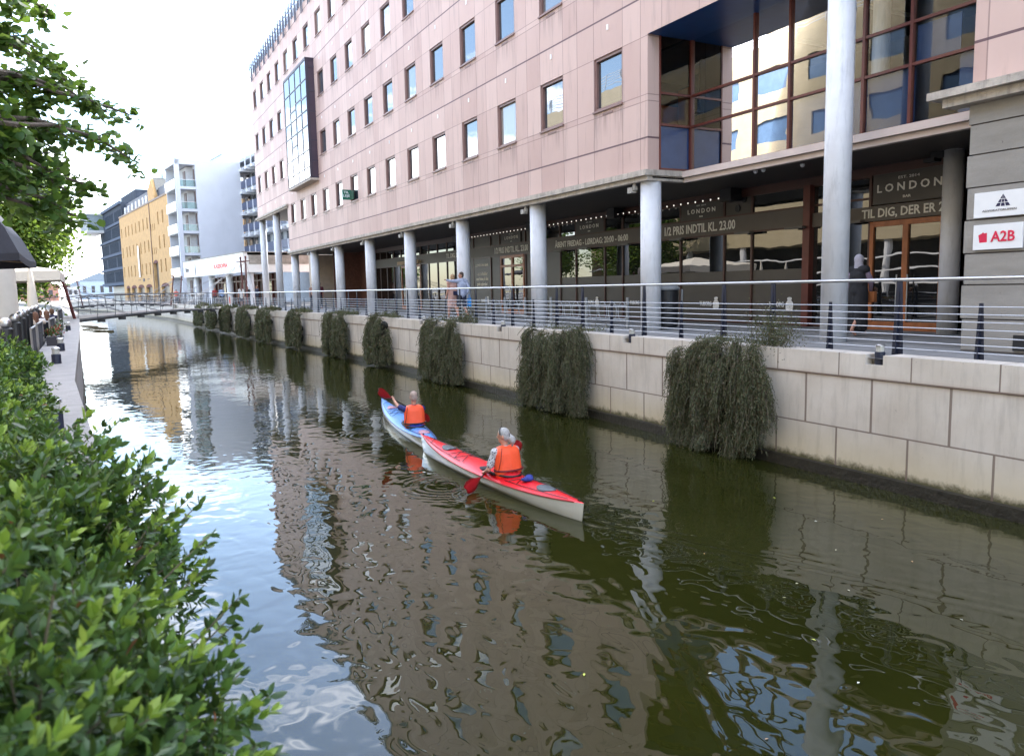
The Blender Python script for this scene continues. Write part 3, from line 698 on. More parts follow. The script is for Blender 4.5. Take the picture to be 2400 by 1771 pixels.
# ------------------------------------------------------------------ railing on the right quay
rail = empty('railing', (10.9, 10, 0), 'steel railing with dark blue blade posts and seven thin bars along the right quay', 'railing')
def rp_(y, dx=.48): return xat(RW, y)+dx
RY = [y for y in [-10, 2, 10, 20, 30, 40, 45, 50, 60, 70, 85, 107, 120, 137, 165, 210]]
q = MB(); q.tube([(rp_(y), y, 1.185) for y in RY], .027, 10); q.build('handrail', STEEL, rail, smooth=True)
for i in range(7):
    z = .14+i*.108
    q = MB(); q.tube([(rp_(y)-.05, y, z) for y in RY], .0082, 6); q.build('bar', mat('thin bar steel', (.42, .42, .43), .4, .9), rail)
def post_mesh(tall):
    q = MB(); H = 1.17 if tall else .84; wb_, wt = (.185, .09) if tall else (.14, .05)
    q.prism([(0, -wb_/2, .0), (0, wb_/2, .0), (0, wt/2, H), (0, -wt/2, H)], (.02, 0, 0))
    q.prism([(-.05, -.006, 0), (.07, -.006, 0), (.035, -.006, H), (0, -.006, H)], (0, .012, 0)); q.box(-.07, .09, -.09, .09, 0, .02)
    return q
pt = {}
i = 0; y = .21
pat = [0, 1, 0, 1, 1]
while y < 130:
    tall = pat[i % 5]; x = rp_(y)-.02
    if tall not in pt: o = post_mesh(tall).build('post', NAVY, rail); pt[tall] = (o, o.location.copy())
    else: o = pt[tall][0].copy(); col.objects.link(o)
    o.location = pt[tall][1]+Vector((x, y, 0)); y += 1.27; i += 1
# fix phase: posts at 6.56 (short) 7.83 (tall) ...

# ------------------------------------------------------------------ bollard lights
def bollard_light(x, y, z, label, group):
    q = MB(); q.lathe((x, y, z), [(.075, 0), (.075, .19), (.06, .20)], 18); o = None
    e = empty('bollard_light', (x, y, z), label, 'light', group); q.build('base', NAVY, e, smooth=False)
    q = MB(); q.lathe((x, y, z), [(.06, .195), (.06, .28)], 18); q.build('lens', mat('frosted lamp glass', (.45, .44, .40), .25), e)
    q = MB(); q.lathe((x, y, z), [(.072, .28), (.072, .30), (.05, .315)], 18); q.build('cap', STEEL, e); return e
bwords = ['nearest', 'second nearest', 'third nearest', 'fourth nearest', 'fifth nearest', 'sixth nearest', 'farthest']
for k in range(6):
    y = 7.87+6.3*k
    bollard_light(xat(RW, y)+.12, y, -.1, 'small round bollard light in a notch of the right quay coping, the %s one' % bwords[k], 'bollard lights on the right quay')
for k, (x, y, z) in enumerate(((-.42, 7.9, .0), (-.72, 15.8, .0), (-.78, 19.4, .0), (-.98, 31.0, .0))):
    bollard_light(x, y, z, ['silver capped bollard light on the left kerb, largest and nearest of its row', 'second bollard light on the left kerb, just past the hedge side', 'third bollard light on the left kerb before the chairs', 'far small bollard light on the left kerb beside the chairs'][k], 'bollard lights on the left kerb')

# ------------------------------------------------------------------ bike racks and bin
def rack(y0, y1, label):
    e = empty('bike_rack', (12.8, y0, 0), label, 'bike rack', 'hoop bike racks outside the bar')
    q = MB()
    for y in (y0, (y0+y1)/2, y1): q.tube([(12.8, y, 0), (12.8, y, .85)], .045, 10)
    build_each(q, 'post', mat('galvanised steel', (.26, .27, .28), .5, .6), e)
    q = MB(); q.tube([(12.8, y0, .62), (12.8, y1, .62)], .018, 6); q.tube([(12.8, y0, .25), (12.8, y1, .25)], .018, 6); q.build('bar', MATS['galvanised steel'], e)
    n = int((y1-y0)/.48)
    for i in range(n):
        y = y0+.25+i*(y1-y0-.3)/n; q = MB()
        q.tube([(12.8, y+.2*math.cos(a), .46+.26*math.sin(a)) for a in [2*PI*j/18 for j in range(19)]], .012, 6, caps=False); q.build('hoop', MATS['galvanised steel'], e)
rack(17.4, 21.5, 'galvanised bike rack with round hoops in front of the bar windows, nearer one')
rack(23.2, 26.2, 'galvanised bike rack with round hoops by the orange bar door, farther one')
e = empty('litter_bin', (13.3, 16.3, 0), 'black litter bin with a wide grey lid behind the corner column', 'bin')
q = MB(); q.lathe((13.3, 16.3, .06), [(.24, 0), (.26, .05), (.27, .95), (.25, 1.0)], 24); q.build('body', BLACK, e, smooth=False)
q = MB(); q.lathe((13.3, 16.3, 1.04), [(.30, 0), (.31, .04), (.24, .11), (.05, .14)], 24); q.build('lid', mat('grey lid', (.22, .23, .24), .4), e)
q = MB(); q.box(13.1, 13.5, 16.1, 16.5, 0, .06); q.tube([(13.6, 16.1, 0), (13.6, 16.1, 1.05)], .03, 8); q.build('stand', MATS['galvanised steel'], e)

# ------------------------------------------------------------------ hanging shrubs
COT = m_leaf('cotoneaster leaf', [(.036, .050, .024), (.075, .088, .042), (.13, .130, .075), (.072, .072, .042), (.16, .115, .07)], .12, .6, .25)
TWG = mat('brown twig', (.09, .07, .05), .8)
def strand_foliage(name, width, height, seed, nstr, leaf, parent, depth=.50):
    r = np.random.default_rng(seed); C = []; Dv = []; TW = MB(); ph = r.random(8)*6.28; lean = .40 if seed == 50 else r.uniform(-.2, .3)
    def half(hf, sd):          # uneven mop outline: narrower crown, bulging middle, ragged foot
        k = 0 if sd < 0 else 4
        return width*.5*(.66+.30*math.sin(PI*min(1, .12+hf*.85))+.07*math.sin(6.3*hf+ph[k])+.06*math.sin(12*hf+ph[k+1]))
    nb = int(52*max(.5, width/2.6)); per = max(2, nstr//nb)
    for b in range(nb):
        hf = (b/nb)**1.1*.90; sd = 1 if r.random() > .5 else -1; u = r.random()**.75; x0_ = sd*u*half(hf, sd)+lean*hf*.8; z0_ = .10-height*hf
        out = (.12+depth*(.35+.65*r.random())*(1-.6*u**2.5)); big = r.random() < .12; Lb = (.65+.55*r.random())*(1.3 if big else 1); sway = r.normal()*.10+sd*u*.10
        pth = []; p = np.array([-.02-out*.3*(hf > .1), x0_, z0_]); d = np.array([-1.0, sway*2+r.normal()*.25, .55 if hf < .15 else .2])
        for i in range(16):
            pth.append(p.copy()); p = p+d/np.linalg.norm(d)*Lb/15; d = d*.84+np.array([0, sway*.12, -.27])
            if p[0] < -out: d[0] = abs(d[0])*.15
        pth = np.array(pth)
        for s_ in range(per):
            a = r.random()*.75; off = r.normal(size=3)*np.array([.045, .065, .05]); n = max(3, int(.42*Lb/(leaf*.55))); tt = a+np.arange(n)/n*.45; tw = r.normal(size=3)*.10
            ii = np.clip(tt, 0, 1.25)*15; k0 = np.clip(ii.astype(int), 0, 14); f_ = (ii-k0)[:, None]; P_ = pth[k0]*(1-f_)+pth[k0+1]*f_+off+np.outer(tt-a, tw)*1.6
            P_ = P_[P_[:, 2] > -height*(.99+.03*math.sin(6*x0_+ph[5]))]
            if len(P_) < 2: continue
            dd = np.vstack([np.diff(P_, axis=0), [P_[-1]-P_[-2]]]); dd /= np.linalg.norm(dd, axis=1)[:, None]+1e-9
            C += list(P_); Dv += list(dd+r.normal(size=P_.shape)*.5)
            if s_ % 6 == 0 and len(P_) > 3: TW.tube([tuple(a_) for a_ in P_[::2]], .004, 3)
    return np.array(C), np.array(Dv), TW
def leaf_quads(C, D, size, wid, r, fold=.25):
    n = len(C); D = D/(np.linalg.norm(D, axis=1)[:, None]+1e-9); ref = r.normal(size=(n, 3)); S = np.cross(D, ref); S /= np.linalg.norm(S, axis=1)[:, None]+1e-9
    N = np.cross(D, S); s = (size*(.75+.5*r.random(n)))[:, None]; w_ = s*wid
    V = np.stack([C, C+D*s*.5+S*w_*.5+N*s*fold*.3, C+D*s, C+D*s*.5-S*w_*.5+N*s*fold*.3], 1).reshape(-1, 3)
    return V, np.arange(n*4).reshape(-1, 4)
shr = [(11.45, 2.25, 1.0, 9800), (17.1, 2.9, 1.0, 8600), (24.3, 3.0, 1.0, 8200)]
def make_shrub(i, yc, wd, hg, nstr, leaf):
    C, D, TW = strand_foliage('f', wd, hg, 50+i, nstr, leaf, None); x0 = xat(RW, yc)
    lab = ['largest, nearest hanging cotoneaster on the quay wall, a sprig rising through the railing', 'second nearest hanging cotoneaster on the quay wall, wide and rounded',
           'third hanging cotoneaster on the quay wall, right below the couple', 'fourth hanging cotoneaster from the near end, narrow', 'fifth hanging cotoneaster from the near end, leaning left at its top',
           'sixth hanging cotoneaster from the near end, slim column', 'seventh hanging cotoneaster from the near end', 'eighth hanging cotoneaster from the near end', 'ninth hanging cotoneaster from the near end, before the footbridge',
           'tenth hanging cotoneaster, second from the far end', 'farthest hanging cotoneaster, dark, beside the end of the footbridge'][i]
    e = empty('hanging_shrub', (x0, yc, 0), lab, 'shrub', 'cotoneasters hanging over the right quay wall')
    r = np.random.default_rng(i); V, F = leaf_quads(C, D, leaf, .55, r)
    ext = []
    if i in (0, 2):                                                   # a bushy sprig rising through the rails
        m = 3800 if i == 0 else 900; c0 = np.array([.16, -.98 if i == 0 else -1.2, .12]); sc = np.array([.22, .46, .30]) if i == 0 else np.array([.2, .45, .2])
        Cc = c0+r.normal(size=(m, 3))*sc*.6; Cc[:, 2] += np.abs(r.normal(size=m))*.16*(Cc[:, 1] > -1.6)
        V2, F2 = leaf_quads(Cc, r.normal(size=(m, 3))+np.array([0, 0, .6]), leaf, .55, r); V = np.vstack([V, V2]); F = np.arange(len(V)).reshape(-1, 4)
    if i in (0, 2):
        for j_ in range(14): TW.tube([(.15, c0[1]+.9*(j_/14-.3), .0), (c0[0]+.1*math.sin(j_), c0[1]+.9*(j_/14-.3)*1.1-.1, .25+.25*math.sin(j_*1.7)**2)], .006, 4)
    top = 1100; ty = (r.random(top)-.5)*wd*.9; Cc = np.stack([-.1+.55*r.random(top), ty-wd*.12, .05+np.abs(r.normal(size=top))*.11*(.5+.5*np.sin(ty*5+i))+.05], 1)
    V2, _ = leaf_quads(Cc, r.normal(size=(top, 3))+np.array([-.5, 0, .5]), leaf, .55, r); V = np.vstack([V, V2]); F = np.arange(len(V)).reshape(-1, 4)
    V = V+np.array([x0, yc, 0]); np_mesh('foliage', V, F, COT, e)
    TW.M = None; TW.v = [(a+x0, b+yc, c) for a, b, c in TW.v]
    core = MB(); r3 = random.Random(i)  # opaque core lumps; near-black colour stands in for the inner shade
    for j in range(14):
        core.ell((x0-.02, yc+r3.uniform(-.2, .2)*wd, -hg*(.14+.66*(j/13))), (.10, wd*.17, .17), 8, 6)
    TW.build('twigs', TWG, e); core.build('shade_core', mat('shrub shade core', (.018, .018, .012), .9), e)
SH = [(11.05, 2.45, 1.97, 7000, .032), (17.1, 3.0, 1.93, 6000, .036), (24.35, 3.2, 1.93, 4600, .044), (31.1, 2.5, 1.86, 2300, .06), (37.1, 3.6, 1.88, 2300, .07), (44.4, 3.4, 1.85, 1900, .08),
      (51.2, 4.6, 1.86, 1700, .09), (57.9, 4.8, 1.84, 1400, .1), (64.8, 4.6, 1.8, 1100, .11), (71.6, 4.2, 1.8, 900, .12), (79, 4.8, 1.8, 900, .13)]
for i, (yc, wd, hg, ns, lf) in enumerate(SH): make_shrub(i, yc, wd, hg, ns, lf)

# ------------------------------------------------------------------ people
SKIN = mat('skin', (.52, .27, .19), .5, var=.08); SKIN2 = mat('tanned skin', (.45, .22, .15), .5, var=.08)
def blob(mb, name, m, parent, voxel, smooth_it=3):
    me = bpy.data.meshes.new(name); me.from_pydata(mb.v, [], mb.f); o = bpy.data.objects.new('tmp', me); col.objects.link(o)
    rm = o.modifiers.new('r', 'REMESH'); rm.mode = 'VOXEL'; rm.voxel_size = voxel
    if smooth_it: sm = o.modifiers.new('s', 'SMOOTH'); sm.iterations = smooth_it; sm.factor = .5
    dg = bpy.context.evaluated_depsgraph_get(); m2 = bpy.data.meshes.new_from_object(o.evaluated_get(dg))
    bpy.data.objects.remove(o); bpy.data.meshes.remove(me); m2.name = name; m2.materials.clear()
    return finish(name, m2, m, parent, True)
def person(label, pos, rot, J, clothes, voxel=.012, skin=None, hair=None, fingers=False, cat='person', hs=1.0, group=None, extra=None):
    """J: joints in local coordinates (x right, y forward, z up)"""
    e = empty('person', pos, label, cat, group)
    Mx = Matrix.Translation(Vector(pos)) @ Matrix.Rotation(rot, 4, 'Z')
    V = {k: Vector(v) for k, v in J.items()}; b = MB(Mx)
    def limb(a, c, r1, r2, q, inf=0): q.capsule(V[a], V[c], r1+inf, r2+inf, 12)
    def torso(q, inf=0):
        q.capsule(V['pel']+Vector((.0, 0, .0)), V['pel']+Vector((0, 0, .05)), .13*hs+inf, .125*hs+inf, 14)
        for s_ in (-1, 1):
            q.capsule(V['pel']+Vector((.07*s_*hs, 0, 0)), V['che']+Vector((.07*s_*hs, 0, 0)), .10*hs+inf, .105*hs+inf, 14)
        q.capsule(V['shL'], V['shR'], .062+inf, .062+inf, 12); q.capsule(V['che'], V['neck'], .11+inf, .06+inf, 12)
    torso(b); b.capsule(V['neck'], V['head'], .052, .055, 12)
    hd = V['head']; fd = Vector(J.get('face', (0, 1, 0))).normalized(); sd = fd.cross(Vector((0, 0, 1))).normalized(); up = sd.cross(fd)
    R3 = Matrix((sd, fd, up)).transposed()
    b.ell(hd+up*.03, (.075, .092, .105), 16, 12, R=R3); b.ell(hd+fd*.03-up*.035, (.055, .065, .075), 12, 8, R=R3)     # skull, jaw
    b.ell(hd+fd*.098-up*.0, (.013, .02, .024), 8, 6, R=R3)                                                            # nose
    for s_ in (-1, 1): b.ell(hd+sd*.076*s_-up*.0, (.012, .02, .032), 8, 6, R=R3)                                       # ears
    for s_ in ('L', 'R'):
        limb('sh'+s_, 'el'+s_, .047, .038, b); limb('el'+s_, 'ha'+s_, .037, .026, b)
        limb('hi'+s_, 'kn'+s_, .078, .052, b); limb('kn'+s_, 'an'+s_, .054, .036, b)
        a_, t_ = V['an'+s_], V.get('to'+s_, V['an'+s_]+Vector((0, .14, -.05))); b.capsule(a_, t_, .036, .03, 10)
        h = V['ha'+s_]; hv = (h-V['el'+s_]).normalized(); g_ = V.get('grip'+s_)
        px = hv.cross(Vector((0, 0, 1))).normalized(); b.ell(h+hv*.045, (.034, .05, .02), 10, 8, R=Matrix((px, hv, px.cross(hv))).transposed())
        if fingers and g_ is not None:                       # fingers curl round the shaft whose direction is g_
            ax_ = g_.normalized(); cc = h+hv*.085
            for i_, fl in enumerate((.9, 1.0, .96, .82)):
                o_ = cc+ax_*(i_-1.5)*.021; n1 = hv; n2 = ax_.cross(hv).normalized(); pts_ = [o_-hv*.02+n2*.018, o_+hv*.022*fl+n2*.022, o_+hv*.034*fl-n2*.004, o_+hv*.008-n2*.024*fl]
                for p_, q_ in zip(pts_, pts_[1:]): b.capsule(p_, q_, .0095, .0085, 8)
            b.capsule(h+hv*.03+ax_*.03, cc+ax_*.045-hv.cross(ax_)*.01, .011, .009, 8)
        else:
            for i_, fl in enumerate((.85, 1, .95, .75)):
                o_ = h+hv*.085+px*(i_-1.5)*.018; b.capsule(o_, o_+hv*.05*fl+px.cross(hv)*.012, .009, .008, 6)
            b.capsule(h+hv*.03+px*.032, h+hv*.075+px*.052, .011, .009, 6)
    body = blob(b, 'body', skin or SKIN, e, voxel)
    # eyes and mouth
    q = MB(Mx)
    for s_ in (-1, 1): q.ell(hd+fd*.089+sd*.030*s_+up*.018, (.011, .006, .006), 8, 6, R=R3)
    q.ell(hd+fd*.088-up*.048, (.024, .006, .005), 8, 6, R=R3); q.build('eyes_and_mouth', mat('dark eye', (.05, .02, .02), .4), e)
    for nm, m, kind in clothes:
        q = MB(Mx)
        if kind == 'shirt':
            torso(q, .016)
            for s_ in ('L', 'R'): c = V['sh'+s_].lerp(V['el'+s_], .72); q.capsule(V['sh'+s_], c, .066, .062, 12)
        elif kind == 'sweater':
            torso(q, .016)
            for s_ in ('L', 'R'): limb('sh'+s_, 'el'+s_, .047, .04, q, .018); limb('el'+s_, 'ha'+s_, .037, .026, q, .014)
        elif kind == 'trousers':
            q.capsule(V['hiL'], V['hiR'], .115*hs, .115*hs, 14); q.ell(V['pel'], (.165*hs, .125*hs, .12), 14, 10)
            for s_ in ('L', 'R'): limb('hi'+s_, 'kn'+s_, .082, .06, q, .014); limb('kn'+s_, 'an'+s_, .058, .045, q, .014)
        elif kind == 'shorts':
            q.ell(V['pel'], (.165*hs, .125*hs, .13), 14, 10)
            for s_ in ('L', 'R'): c = V['hi'+s_].lerp(V['kn'+s_], .85); q.capsule(V['hi'+s_], c, .095, .085, 12)
        elif kind == 'dress':
            torso(q, .018); kn = (V['knL']+V['knR'])/2
            for s_ in (-.07, 0, .07): q.capsule(V['pel']+Vector((s_, 0, .05)), kn+Vector((s_*1.5, 0, .05)), .115, .105, 14)
        elif kind == 'robe':
            torso(q, .03); an = (V['anL']+V['anR'])/2
            for s_ in (-.09, 0, .09): q.capsule(V['pel']+Vector((s_, 0, .05)), an+Vector((s_*1.2, 0, .10)), .13, .15, 14)
        elif kind == 'shoes':
            for s_ in ('L', 'R'): a_ = V['an'+s_]; t_ = V.get('to'+s_, a_+Vector((0, .14, -.05))); q.capsule(a_-Vector((0, .02, .02)), t_, .045, .040, 10)
        elif kind == 'vest':
            for s_ in (-1, 1): q.capsule(V['pel']+Vector((.085*s_, -.0, .13)), V['che']+Vector((.085*s_, -.0, .13)), .118, .105, 16)
            for s_ in (-1, 1): q.ell(V['che']+Vector((.0, .0, .0)), (.175, .135, .19), 16, 10)
        if hasattr(kind, '__call__'): kind(q, V, hd, fd, sd, up, R3)
        vx = voxel*.9
        blob(q, nm, m, e, vx, 4)
    if hair:
        hm, style = hair; q = MB(Mx)
        q.ell(hd+up*.048-fd*.012, (.081, .096, .095), 16, 12, R=R3); q.ell(hd-fd*.035+up*.0, (.078, .068, .085), 14, 10, R=R3)
        if style == 'pony':
            q.capsule(hd-fd*.095+up*.0, hd-fd*.125-up*.05, .036, .056, 12); q.ell(hd-fd*.13-up*.075, (.058, .055, .062), 12, 8, R=R3); q.capsule(hd-fd*.13-up*.10, hd-fd*.115-up*.165, .045, .012, 12); q.capsule(hd-fd*.13-up*.09+sd*.03, hd-fd*.12-up*.15+sd*.035, .03, .008, 10)
        if style == 'long': q.capsule(hd-fd*.05, hd-fd*.07-up*.16, .075, .06, 12)
        if style == 'short': pass
        blob(q, 'hair', hm, e, voxel*.8, 2)
    if extra: extra(e, Mx, V, hd, fd, sd, up)
    return e
def stand(**k):
    J = dict(pel=(0, 0, .95), che=(0, 0, 1.28), neck=(0, 0, 1.46), head=(0, .01, 1.59), shL=(-.18, 0, 1.41), shR=(.18, 0, 1.41), elL=(-.22, -.02, 1.13), elR=(.22, -.02, 1.13), haL=(-.22, .06, .88), haR=(.22, .06, .88),
             hiL=(-.09, 0, .92), hiR=(.09, 0, .92), knL=(-.1, .02, .5), knR=(.1, .02, .5), anL=(-.1, 0, .09), anR=(.1, 0, .09), toL=(-.11, .15, .04), toR=(.11, .15, .04)); J.update(k); return J
def walk(**k): return stand(knL=(-.09, .14, .52), anL=(-.09, .20, .1), toL=(-.09, .35, .06), knR=(.09, -.02, .5), anR=(.09, -.26, .14), toR=(.09, -.14, .05), **k)
def sit(**k):
    J = dict(pel=(0, 0, .5), che=(0, 0, .83), neck=(0, .01, 1.01), head=(0, .03, 1.14), shL=(-.18, 0, .96), shR=(.18, 0, .96), elL=(-.23, .08, .70), elR=(.23, .08, .70), haL=(-.12, .28, .74), haR=(.12, .28, .74),
             hiL=(-.09, .03, .5), hiR=(.09, .03, .5), knL=(-.1, .45, .5), knR=(.1, .45, .5), anL=(-.1, .42, .09), anR=(.1, .42, .09), toL=(-.1, .56, .04), toR=(.1, .56, .04)); J.update(k); return J
def cl(n, c, **k): return mat(n, c, .85, var=.15, scale=9, bump=.004, bscale=25, **k)
ORANGE = mat('fluorescent orange vest', (1.0, .105, .03), .55, var=.06, scale=14, bump=.006, bscale=30)

# ------------------------------------------------------------------ kayaks
def kayak(label, stern, bow, deckm, deck2, hatchm, seat_t, spray):
    S, B = Vector((*stern, WZ)), Vector((*bow, WZ)); D = (B-S); L = D.length; D.normalize(); N = Vector((D.y, -D.x, 0))
    e = empty('kayak', (S+B)/2, label, 'kayak', 'sea kayaks on the canal')
    def prof(t):
        s_ = max(0, 1-abs((t-.47)/(.47 if t < .47 else .53))**2.2)**.9
        hw = .285*s_+.004; sheer = .165+.17*max(0, (t-.5)/.5)**2.4+.10*max(0, (.5-t)/.5)**2.6
        keel = -.10*(1-abs(2*t-1)**6)+.0
        return hw, sheer, keel
    hull, deck, seam = MB(), MB(), MB(); n = 44; hr, dr = [], []
    for i in range(n+1):
        t = i/n; hw, sh, kl = prof(t); rake = 0
        cx = lambda z: S+D*(L*t+(.16*(z-.1) if t > .5 else -.10*(z-.1))*(abs(2*t-1)**8)*2)
        def pnt(a, z): return cx(z)+N*a+Vector((0, 0, z))
        hr.append([hull.V(pnt(a*hw, z)) for a, z in ((-1, sh), (-.97, sh*.55), (-.80, .02), (-.45, kl*.7), (0, kl), (.45, kl*.7), (.80, .02), (.97, sh*.55), (1, sh))])
        cr = .075*min(1, hw/.2)+.02*(.5 < t < .75)
        dr.append([deck.V(pnt(a*hw, z)) for a, z in ((-1, sh), (-.8, sh+.035*hw/.28), (-.45, sh+cr*.8), (0, sh+cr), (.45, sh+cr*.8), (.8, sh+.035*hw/.28), (1, sh))])
    for rr, q in ((hr, hull), (dr, deck)):
        for A, Bq in zip(rr, rr[1:]):
            for j in range(len(A)-1): q.f.append([A[j], A[j+1], Bq[j+1], Bq[j]]); q.m.append(0)
    hull.build('hull', mat('off white gelcoat', (.62, .61, .55), .18, var=.04, coat=.5), e, smooth=True)
    deck.build('deck', deckm, e, smooth=True)
    def P(t, a, dz=0):
        hw, sh, kl = prof(t); cr = (.075*min(1, hw/.2)+.02*(.5 < t < .75))*(1-abs(a)**2.2)
        return S+D*L*t+N*hw*a+Vector((0, 0, sh+cr+dz))
    for s_ in (-1, 1): seam.tube([S+D*L*(i/40)+N*s_*(prof(i/40)[0]+.002)+Vector((0, 0, prof(i/40)[1])) for i in range(1, 40)], .011, 6)
    seam.build('seam', deck2, e)
    for t, r1, r2 in ((.165, .20, .115), (.775, .20, .11)):
        q = MB(); hw_ = prof(t)[0]; rr_ = []
        for sc, dz in ((1, -.004), (1, .010), (.88, .017), (.45, .020)):
            rr_.append([q.V(P(t+r1*sc*math.cos(a)/L, min(.92, r2*sc/hw_)*math.sin(a), dz)) for a in [2*PI*j/28 for j in range(28)]])
        cv = q.V(P(t, 0, .021))
        for A, Bq in zip(rr_, rr_[1:]):
            for j in range(28): q.f.append([A[j], A[(j+1) % 28], Bq[(j+1) % 28], Bq[j]]); q.m.append(0)
        for j in range(28): q.f.append([rr_[-1][j], rr_[-1][(j+1) % 28], cv]); q.m.append(0)
        q.build('hatch', hatchm, e, smooth=False)
    ln = MB()
    for s_ in (-1, 1):
        for a, b in ((.05, .33), (.62, .95)): ln.tube([P(a+(b-a)*i/8, .72*s_, .012) for i in range(9)], .005, 5)
    for a, b in ((.27, .31), (.31, .27), (.60, .66), (.66, .60), (.66, .71), (.71, .66), (.88, .91)): ln.tube([P(a, -.7, .015), P((a+b)/2, 0, .02), P(b, .7, .015)], .005, 5)
    ln.build('deck_lines', BLACK, e)
    q = MB(); cc = P(seat_t, 0, .0); zt = cc.z+.03
    rg = [Vector((cc.x, cc.y, 0))+D*.42*math.cos(a)*(1 if math.cos(a) > 0 else .85)+N*.225*math.sin(a)+Vector((0, 0, zt+.02*math.cos(a))) for a in [2*PI*j/28 for j in range(29)]]
    q.tube(rg, .018, 6, caps=False); q.build('cockpit_rim', BLACK, e)
    q = MB(); base = [q.V(p+Vector((0, 0, .015))) for p in rg[:-1]]; top = []; r = random.Random(3)
    for k_, (sc, dz) in enumerate(((.86, .02), (.68, .035), (.60, .045))):
        top.append([q.V(Vector((cc.x, cc.y, 0))-D*.06*k_+(p-Vector((cc.x, cc.y, p.z)))*sc+Vector((0, 0, zt+dz+r.uniform(-.012, .012)))) for p in rg[:-1]])
    for A, Bq in zip([base]+top, top):
        for j in range(28): q.f.append([A[j], A[(j+1) % 28], Bq[(j+1) % 28], Bq[j]]); q.m.append(0)
    q.build('spray_skirt', spray, e, smooth=True)
    tg = MB()
    for t, sg in ((.985, 1), (.02, -1)):
        c0 = P(t, 0, .0); tg.tube([c0, c0+D*.03*sg+Vector((0, 0, .03)), c0+D*.06*sg+Vector((0, 0, -.02))], .008, 6)
    tg.build('toggle', BLACK, e)
    return e, P, D, N, L
RDK = mat('red gelcoat', (.72, .012, .022), .3, var=.05, spec=.35); BDK = mat('blue gelcoat', (.09, .28, .66), .3, var=.08, spec=.4)
ke, KP, KD, KN, KL = kayak('red topped white sea kayak in front, a blue bag on its stern deck', (5.57, 8.60), (5.44, 14.15), RDK, mat('dark red seam', (.28, .01, .015), .3), mat('dark grey hatch', (.07, .085, .10), .55, bump=.004), .395, cl('red spray skirt', (.66, .01, .02)))
b_ = KP(.265, 0, .05); q = MB(); q.ell(b_+Vector((0, 0, -.02)), (.11, .07, .035), 14, 8); q.ell(b_+Vector((.05, .04, .0)), (.07, .05, .04), 12, 8); q.ell(b_+Vector((-.05, -.03, -.01)), (.05, .05, .035), 12, 8)
blue_bag = blob(q, 'bag', cl('blue bag', (.02, .035, .22)), ke, .012); 
k2, KP2, KD2, KN2, KL2 = kayak('pale blue topped white sea kayak ahead, farther up the canal', (5.56, 13.75), (6.40, 19.45), BDK, mat('navy seam', (.02, .06, .22), .3), mat('pink grey hatch', (.38, .20, .26), .5), .34, cl('navy spray skirt', (.015, .03, .22)))
def paddle(label, a, b, hand_a, hand_b):
    a, b = Vector(a), Vector(b); d = (b-a).normalized(); e = empty('paddle', (a+b)/2, label, 'paddle', 'paddles with dark red blades')
    q = MB(); q.tube([a+d*.36, b-d*.36], .0155, 10); q.build('shaft', BLACK, e, smooth=True)
    for p0, s_, nrm in ((a, 1, Vector((.15, -.9, .35))), (b, -1, Vector((.15, -.9, .3)))):
        w_ = d.cross(nrm).normalized(); nn = w_.cross(d).normalized(); q = MB(); up_, dn = [], []
        prof_ = [(0, .045), (.03, .075), (.10, .098), (.20, .098), (.30, .075), (.38, .04), (.45, .017)]
        rows_ = []
        for t, hw in prof_:
            c = p0+d*s_*t; rows_.append([q.V(c+w_*hw*a_+nn*(.018*(1-a_*a_)+o_)) for o_ in (.004, -.004) for a_ in (-1, -.5, 0, .5, 1)])
        for A, Bq in zip(rows_, rows_[1:]):
            for j in range(4): q.f.append([A[j], A[j+1], Bq[j+1], Bq[j]]); q.f.append([A[5+j], A[6+j], Bq[6+j], Bq[5+j]]); q.m += [0, 0]
            for j in (0, 4): q.f.append([A[j], A[j+5], Bq[j+5], Bq[j]]); q.m.append(0)
        q.f.append(rows_[0][:5]+rows_[0][5:][::-1]); q.m.append(0)
        q.build('blade', mat('dark red blade', (.26, .006, .010), .3, var=.1), e, smooth=True)
    return d
# woman in the red kayak: sits at t=.395
seatW = KP(.375, 0); rotW = math.atan2(-KD.x, KD.y)
wpos = Vector((seatW.x, seatW.y, WZ+.06))
# paddle: left blade in the water to the left, right blade raised
pa, pb = Vector((4.80, 10.72, -1.90)), Vector((6.34, 11.75, -1.51))
dW = paddle('dark red bladed paddle of the woman, left blade in the water', pa, pb, 0, 0)
def loc(p, pos, rot): return Matrix.Rotation(-rot, 3, 'Z') @ (Vector(p)-Vector(pos))
gl_ = pa+dW*.56; gr_ = pa+dW*1.06
def sitk(pos, rot, gl__, gr__, head=(0, .02, .80), face=(0, 1, 0), lean=0.0):
    hl, hr_ = loc(gl__, pos, rot), loc(gr__, pos, rot)
    J = dict(pel=(0, 0, .10), che=(lean*.5, .02, .42), neck=(lean, .03, .60), head=head, face=face, shL=(-.175+lean, .02, .545), shR=(.175+lean, .02, .545),
             hiL=(-.09, .03, .09), hiR=(.09, .03, .09), knL=(-.12, .45, .17), knR=(.12, .45, .17), anL=(-.09, .85, .09), anR=(.09, .85, .09), toL=(-.09, .9, .16), toR=(.09, .9, .16))
    for s_, h in (('L', hl), ('R', hr_)):
        sh = Vector(J['sh'+s_]); v = h-sh; dd_ = v.length; dirn = v/dd_; up_l, fo = .29, .26; hand_l = .085
        tgt = h-dirn*hand_l*.9; v = tgt-sh; D_ = min(v.length, up_l+fo-.01); v.normalize()
        a_ = (up_l**2-fo**2+D_**2)/(2*D_); hgt = math.sqrt(max(0, up_l**2-a_**2)); side = Vector((-.6 if s_ == 'L' else .6, -.35, -1)); side -= v*side.dot(v); side.normalize()
        J['el'+s_] = sh+v*a_+side*hgt; J['ha'+s_] = sh+v*D_
    return J
